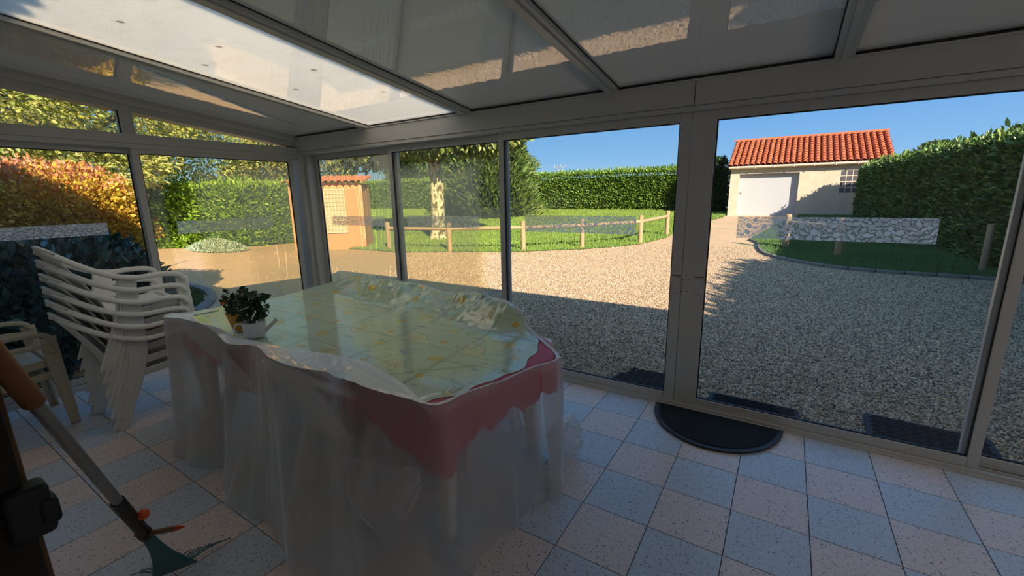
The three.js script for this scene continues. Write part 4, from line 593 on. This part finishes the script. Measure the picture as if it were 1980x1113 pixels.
{ // pale barked tree on the lawn
  const t = thing('plane_tree', 'tree with mottled pale trunk and low drooping leaves on the lawn', 'tree'), r = rng(84), list = [], cols = [[.20, .26, .05], [.26, .31, .08], [.34, .36, .12], [.14, .20, .04]], bx = -9.9, bz = -9.4;
  for (const [c, R, n] of [[[bx, 5.0, bz], [3.6, 2.1, 3.2], 9000], [[bx + 2.2, 3.9, bz - .3], [1.6, 1.0, 1.5], 3000], [[bx - 2.3, 3.75, bz + .8], [1.7, 1.1, 1.6], 3200], [[bx + .3, 3.7, bz + .6], [2.2, .8, 1.5], 2600]]) crown(list, r, c, R, n, .21, cols, .3);
  for (let k = 0; k < 7; k++) { const x = bx - 2.95 + r() * .5, z = bz + 1.6; for (let i = 0; i < 26; i++) list.push({ p: V(x + (r() - .5) * .5, 1.9 + r() * 1.2, z + (r() - .5) * .6), n: V(0, -.5, .3), s: .19, c: pick(r, cols) }); }
  foliage('foliage', list, leafGeo(.62, .2, .1), LEAF, t, r, -.25);
  const tex = valueTex(256, 256, (u, v) => { const n = tnoise(u, v, 7, 4) + .5 * tnoise(u, v, 18, 9); return n > .02 ? [200, 196, 172] : n > -.22 ? [150, 142, 112] : [92, 84, 62]; }, true);
  const tr = gridMesh(22, 40, (u, v) => { const a = u * 6.2832, y = v * 3.9, R = (.26 - .03 * v + .16 * Math.exp(-v * 14)) * (1 + .18 * noise.noise(Math.cos(a) * 1.5, y * 1.6, Math.sin(a) * 1.5)); return [bx + Math.cos(a) * R + .06 * Math.sin(y), -.12 + y, bz + Math.sin(a) * R, u * 2, v * 2.4]; }, true); part('trunk', tr, std({ map: tex, roughness: .9, side: THREE.DoubleSide }), t);
  part('branch', [tube([V(bx, 2.8, bz), V(bx + .9, 3.7, bz), V(bx + 2.2, 4.3, bz)], .12, 10, 8), tube([V(bx, 2.7, bz), V(bx - .9, 3.6, bz + .3), V(bx - 2.2, 4.2, bz + .8)], .12, 10, 8)], barkMat([.3, .27, .2]), t);
}
{ // cypress
  const t = thing('cypress_tree', 'ragged dark green conifer left of the open sky', 'tree'), r = rng(85), list = [], cx = -15.2, cz = -20.5;
  for (let i = 0; i < 15000; i++) { const h = Math.pow(r(), .8), a = r() * 6.283, lobes = 1 + .28 * noise.noise(Math.cos(a) * 2, h * 9, Math.sin(a) * 2), R = 3.5 * Math.pow(1 - h, .55) * lobes * (.72 + r() * .32), y = .3 + h * 7.8; list.push({ p: V(cx + Math.cos(a) * R, y, cz + Math.sin(a) * R), n: V(Math.cos(a) * 1.3, .75, Math.sin(a) * 1.3), s: .36, c: pick(r, [[.10, .17, .035], [.15, .22, .05], [.07, .12, .03], [.20, .26, .07]]) }); }
  foliage('foliage', list, leafGeo(.26, .1, .05), LEAF, t, r, .25); const core = new THREE.ConeGeometry(2.4, 7.6, 18); core.translate(cx, 3.9, cz); part('branches', core, std({ color: RGB(.012, .02, .008), roughness: 1 }), t);
}
{ // olive tree behind the outbuilding
  const t = thing('olive_green_tree', 'olive green tree rising behind the orange outbuilding', 'tree'), r = rng(87), list = []; crown(list, r, [-17.5, 3.4, -9.6], [2.0, 1.6, 1.9], 4200, .2, [[.20, .21, .05], [.26, .26, .07], [.15, .17, .04]], .3); crown(list, r, [-19.2, 3.2, -8.4], [1.6, 1.3, 1.4], 2600, .2, [[.20, .21, .05], [.26, .26, .07]], .3);
  foliage('foliage', list, leafGeo(.5, .2, .1), LEAF, t, r, 0); part('trunk', tube([V(-17.8, -.1, -9.4), V(-17.7, 1.6, -9.4), V(-17.5, 3.6, -9.6)], .14, 8, 8), barkMat([.14, .12, .09]), t);
}
for (const [x, z, s, k] of [[-22, -33.6, .80, 'nearest to the ragged conifer'], [-28.5, -34, .95, 'seen left of the pale lawn tree'], [-36, -34, .88, 'behind the outbuilding']]) {
  const t = thing('cypress_tree', 'dark conifer behind the far hedge, ' + k, 'tree', 'conifers behind the far hedge'), r = rng(90 + Math.round(-x)), list = [];
  for (let i = 0; i < 5200; i++) { const h = Math.pow(r(), .8), a = r() * 6.283, R = 3.6 * s * Math.pow(1 - h, .5) * (1 + .28 * noise.noise(Math.cos(a) * 2, h * 9 + x, Math.sin(a) * 2)) * (.72 + r() * .32); list.push({ p: V(x + Math.cos(a) * R, .5 + h * 8 * s, z + Math.sin(a) * R), n: V(Math.cos(a) * 1.3, .75, Math.sin(a) * 1.3), s: .5, c: pick(r, [[.09, .15, .035], [.13, .19, .05], [.06, .10, .03]]) }); }
  foliage('foliage', list, leafGeo(.3, .1, .05), LEAF, t, r, .25); const core = new THREE.ConeGeometry(2.6 * s, 7.4 * s, 16); core.translate(x, .5 + 3.7 * s, z); part('branches', core, std({ color: RGB(.012, .02, .008), roughness: 1 }), t);
}
{ // distant tree over the right hedge
  const t = thing('distant_tree', 'small distant tree crown showing above the right hedge', 'tree'), r = rng(86), list = []; crown(list, r, [11.35, 4.75, -46], [1.25, .40, .9], 900, .28, [[.07, .12, .03], [.11, .16, .04]], .3); crown(list, r, [11.0, 3.9, -46], [1.9, .5, 1.2], 900, .28, [[.10, .16, .03], [.16, .22, .05]], .3);
  foliage('foliage', list, leafGeo(.5, .2, .1), LEAF, t, r, .2); part('trunk', tube([V(11.3, .7, -46), V(11.2, 3, -46), V(11.35, 4.6, -46)], .12, 8, 8), barkMat([.12, .1, .08]), t);
}
// ---------------------------------------------------------------- orange walled outbuilding seen through the fogged panes
{
  const b = thing('outbuilding', 'orange brick outbuilding with white lattice shutter behind the fogged door', 'building', null, [-11.4, -.1, -5.75], 0.69);
  const wallM = std({ color: RGB(.60, .30, .14), roughness: .9, bumpMap: fineBump, bumpScale: .01 }), white = std({ color: RGB(.75, .68, .58), roughness: .6 }), red = std({ color: RGB(.45, .12, .06), roughness: .7 });
  part('wall', metreUV(box(-1.15, 1.15, -.1, 2.15, -1.2, 0, 0)), wallM, b);
  const roof = []; for (let i = 0; i < 12; i++) { const t = new THREE.CylinderGeometry(.10, .11, 1.6, 8, 1, true, -Math.PI / 2, Math.PI); t.rotateX(-Math.PI / 2); t.rotateX(.16); t.translate(-1.14 + i * .207, 2.26, -.55); roof.push(t); } part('roof', roof, std({ color: RGB(.55, .20, .09), roughness: .85, side: THREE.DoubleSide }), b);
  const d = part('shutter', box(-.05, .60, .55, 1.98, 0, .04, .004), std({ color: RGB(.66, .42, .28), roughness: .7 }), b, 'pale shutter under lattice');
  for (let i = 0; i < 7; i++) part('lattice_bar', box(-.05 + i * .105, -.03 + i * .105, .55, 1.98, .04, .055, 0), white, d); for (let i = 0; i < 12; i++) part('lattice_bar', box(-.05, .60, .56 + i * .126, .58 + i * .126, .055, .068, 0), white, d);
  const l = part('louvre', box(-.58, -.12, .5, 1.9, 0, .03, .003), red, b); for (let i = 0; i < 11; i++) part('louvre_slat', box(-.56, -.14, .55 + i * .122, .60 + i * .122, .03, .05, .002), white, l);
}
// ---------------------------------------------------------------- garage
{
  const g = thing('garage', 'cream garage with orange tiled roof and white door at the end of the drive', 'building'), zf = -23.65, y0 = .15;
  const cream = std({ map: valueTex(256, 256, (u, v) => { const n = .5 * tnoise(u, v, 5, 7) + .35 * tnoise(u, v, 40, 17); return [196 + 18 * n, 181 + 18 * n, 158 + 18 * n]; }, true), roughness: .95, bumpMap: fineBump, bumpScale: .012 }); cream.name = 'cream render'; cream.map.repeat.set(.5, .5);
  const dx0 = -.93, dx1 = 1.78, dt = 2.50, xl = -1.37, xr = 5.25, ev = 2.74;
  part('wall', [metreUV(box(xl, dx0, y0 - .2, ev, zf - .3, zf, 0)), metreUV(box(dx1, xr, y0 - .2, ev, zf - .3, zf, 0)), metreUV(box(dx0, dx1, dt, ev, zf - .3, zf, 0)), metreUV(box(xl, xl + .2, y0 - .2, ev, zf - 6, zf - .3, 0)), metreUV(box(xr - .2, xr, y0 - .2, ev, zf - 6, zf - .3, 0))], cream, g);
  const white = std({ color: RGB(.44, .44, .45), roughness: .5 }); const door = part('garage_door', box(dx0, dx1, y0, dt, zf - .30, zf - .26, .004), white, g, 'plain white up and over door'); part('door_handle', box(dx0 + .08, dx0 + .14, 1.42, 1.50, zf - .26, zf - .235, .004), std({ color: RGB(.12, .12, .12), roughness: .4 }), door);
  part('lintel', box(dx0 - .02, dx1 + .02, dt - .04, dt + .01, zf - .29, zf + .005, .004), std({ color: RGB(.42, .35, .30), roughness: .9 }), g);
  // gutter and eave board
  part('eave_board', box(xl - .06, xr + .1, ev - .02, ev + .10, zf - .02, zf + .20, .004), std({ color: RGB(.55, .47, .38), roughness: .8 }), g);
  const gut = rod(V(xl - .08, ev + .06, zf + .27), V(xr + .12, ev + .06, zf + .27), .065, .065, 12); const gutter = part('gutter', gut, std({ color: RGB(.55, .44, .33), roughness: .5 }), g); const hook = []; for (let i = 0; i < 8; i++) hook.push(box(xl + .3 + i * .85, xl + .33 + i * .85, ev - .01, ev + .13, zf + .20, zf + .345, .003)); part('gutter_bracket', hook, std({ color: RGB(.65, .58, .48), roughness: .5 }), gutter);
  // roof: columns of barrel tiles
  const ya = ev + .12, za = zf + .26, yb = 4.42, zb = -26.6, sl = Math.atan2(yb - ya, za - zb), L = Math.hypot(yb - ya, za - zb), nT = 11, cols = [[.48, .105, .032], [.53, .125, .04], [.44, .09, .03], [.50, .115, .036]].map((c) => { const m = std({ color: RGB(...c), roughness: .85, side: THREE.DoubleSide }); m.name = 'clay roof tile'; return m; });
  part('roof_deck', (() => { const d = new THREE.BoxGeometry(xr - xl + .3, .04, L); d.rotateX(sl); d.translate((xl + xr) / 2, (ya + yb) / 2 - .06, (za + zb) / 2); return d; })(), std({ color: RGB(.20, .055, .025), roughness: .95 }), g);
  part('rear_roof', (() => { const d = new THREE.BoxGeometry(xr - xl + .3, .06, L); d.rotateX(-sl); d.translate((xl + xr) / 2, (ya + yb) / 2 - .02, 2 * zb - (za + zb) / 2); return d; })(), cols[0], g);
  const n = 27, w = (xr - xl + .34) / n, tileGeo = (() => { const a = []; for (let k = 0; k < nT; k++) { const t = new THREE.CylinderGeometry(w * .36, w * .48, L / nT * 1.12, 10, 1, true, -Math.PI / 2, Math.PI); t.rotateX(-Math.PI / 2); t.translate(0, .012 - (k % 1), -(k + .5) * L / nT); t.rotateX(.035 * 0); a.push(t); } const m = merged(a); return m; })();
  for (let i = 0; i < n; i++) { const m = new THREE.Mesh(tileGeo, cols[(i * 7) % 4]); m.name = 'tile_column'; m.position.set(xl - .17 + (i + .5) * w, ya, za); m.rotation.x = sl; place(m, g); }
  part('ridge_tiles', (() => { const a = []; for (let i = 0; i < 18; i++) { const t = new THREE.CylinderGeometry(.10, .115, .42, 10, 1, true, -Math.PI / 2, Math.PI); t.rotateX(-Math.PI / 2); t.rotateY(Math.PI / 2); t.translate(xl - .05 + i * .39, yb + .02, zb); a.push(t); } return a; })(), cols[1], g);
  // glass block window
  const wi = part('window_frame', [box(3.44, 4.20, 1.38, 2.52, zf - .10, zf - .04, .004)], std({ color: RGB(.62, .57, .50), roughness: .8 }), g); const pane = std({ color: RGB(.10, .09, .10), roughness: .25 });
  for (let j = 0; j < 4; j++) for (let i = 0; i < 3; i++) part('glass_block', box(3.475 + i * .243, 3.475 + i * .243 + .205, 1.415 + j * .275, 1.415 + j * .275 + .235, zf - .06, zf + .012, .012), pane, wi);
  part('wall_step', metreUV(box(xl, xr, y0 - .2, y0 + .02, zf, zf + .06, 0)), cream, g);
}
// ---------------------------------------------------------------- utility pole far away
{
  const p = thing('utility_pole', 'thin power pole with crossarms far beyond the hedge', 'pole', null, [-29.35, .9, -60]), m = std({ color: RGB(.30, .29, .28), roughness: .8 });
  part('pole', rod(V(0, 0, 0), V(0, 4.2, 0), .12, .09, 8), m, p); part('crossarm', [rod(V(0, 4.1, 0), V(-.6, 4.95, 0), .05), rod(V(0, 4.1, 0), V(.6, 4.95, 0), .05), rod(V(-1.0, 4.75, 0), V(1.0, 5.0, 0), .05)], m, p); const ins = []; for (const x of [-.95, 0, .95]) ins.push(rod(V(x, 4.85, 0), V(x, 5.3, 0), .06, .04, 8)); part('insulator', ins, m, p);
}
// ---------------------------------------------------------------- rubber mats outside the doors
{
  const mk = (label, x0, x1, z0, z1, round, turn) => {
    const t = thing('rubber_mat', label, 'mat', 'black rubber mats on the gravel', [(x0 + x1) / 2, groundY(0, 0) + .012, (z0 + z1) / 2], turn), w = x1 - x0, d = z1 - z0, s = new THREE.Shape();
    if (round) { s.moveTo(-w / 2, -d / 2); s.lineTo(w / 2, -d / 2); s.lineTo(w / 2, d * .12); s.quadraticCurveTo(w * .3, d / 2, 0, d / 2); s.quadraticCurveTo(-w * .32, d * .45, -w / 2, -d * .1); } else { const q = .03; s.moveTo(-w / 2 + q, -d / 2); s.lineTo(w / 2 - q, -d / 2); s.quadraticCurveTo(w / 2, -d / 2, w / 2, -d / 2 + q); s.lineTo(w / 2, d / 2 - q); s.quadraticCurveTo(w / 2, d / 2, w / 2 - q, d / 2); s.lineTo(-w / 2 + q, d / 2); s.quadraticCurveTo(-w / 2, d / 2, -w / 2, d / 2 - q); s.lineTo(-w / 2, -d / 2 + q); }
    const g = new THREE.ExtrudeGeometry(s, { depth: .012, bevelEnabled: true, bevelSize: .003, bevelThickness: .003, bevelSegments: 1 }); g.rotateX(-Math.PI / 2); part('base', g, M.rubber, t);
    const ribs = []; const n = Math.round(d / .035); for (let i = 1; i < n; i++) { const z = -d / 2 + i * d / n, k = Math.round(w / .07); for (let j = 0; j < k; j++) { const x = -w / 2 + .03 + (j + .5 + (i % 2) * .3 - .15) * (w - .06) / k; if (round && z < -d * .1 && Math.abs(x) > w * .32) continue; const b = new THREE.TorusGeometry(.022, .005, 4, 8); b.rotateX(Math.PI / 2); b.scale(1.2, 1, .55); b.translate(x, .018, z); ribs.push(b); } } part('raised_pattern', ribs, M.rubber, t);
  };
  mk('rounded black rubber mat outside the clear door left of the finger pulls', .20, .78, -.76, -.24, true, 0); mk('flat black rubber mat outside the wide door by the finger pulls', 1.02, 1.64, -.56, -.26, false, -.01); mk('black rubber mat outside at the right end of the wide door', 2.04, 2.70, -.74, -.30, false, -.06);
}
renderer.render(scene, camera);
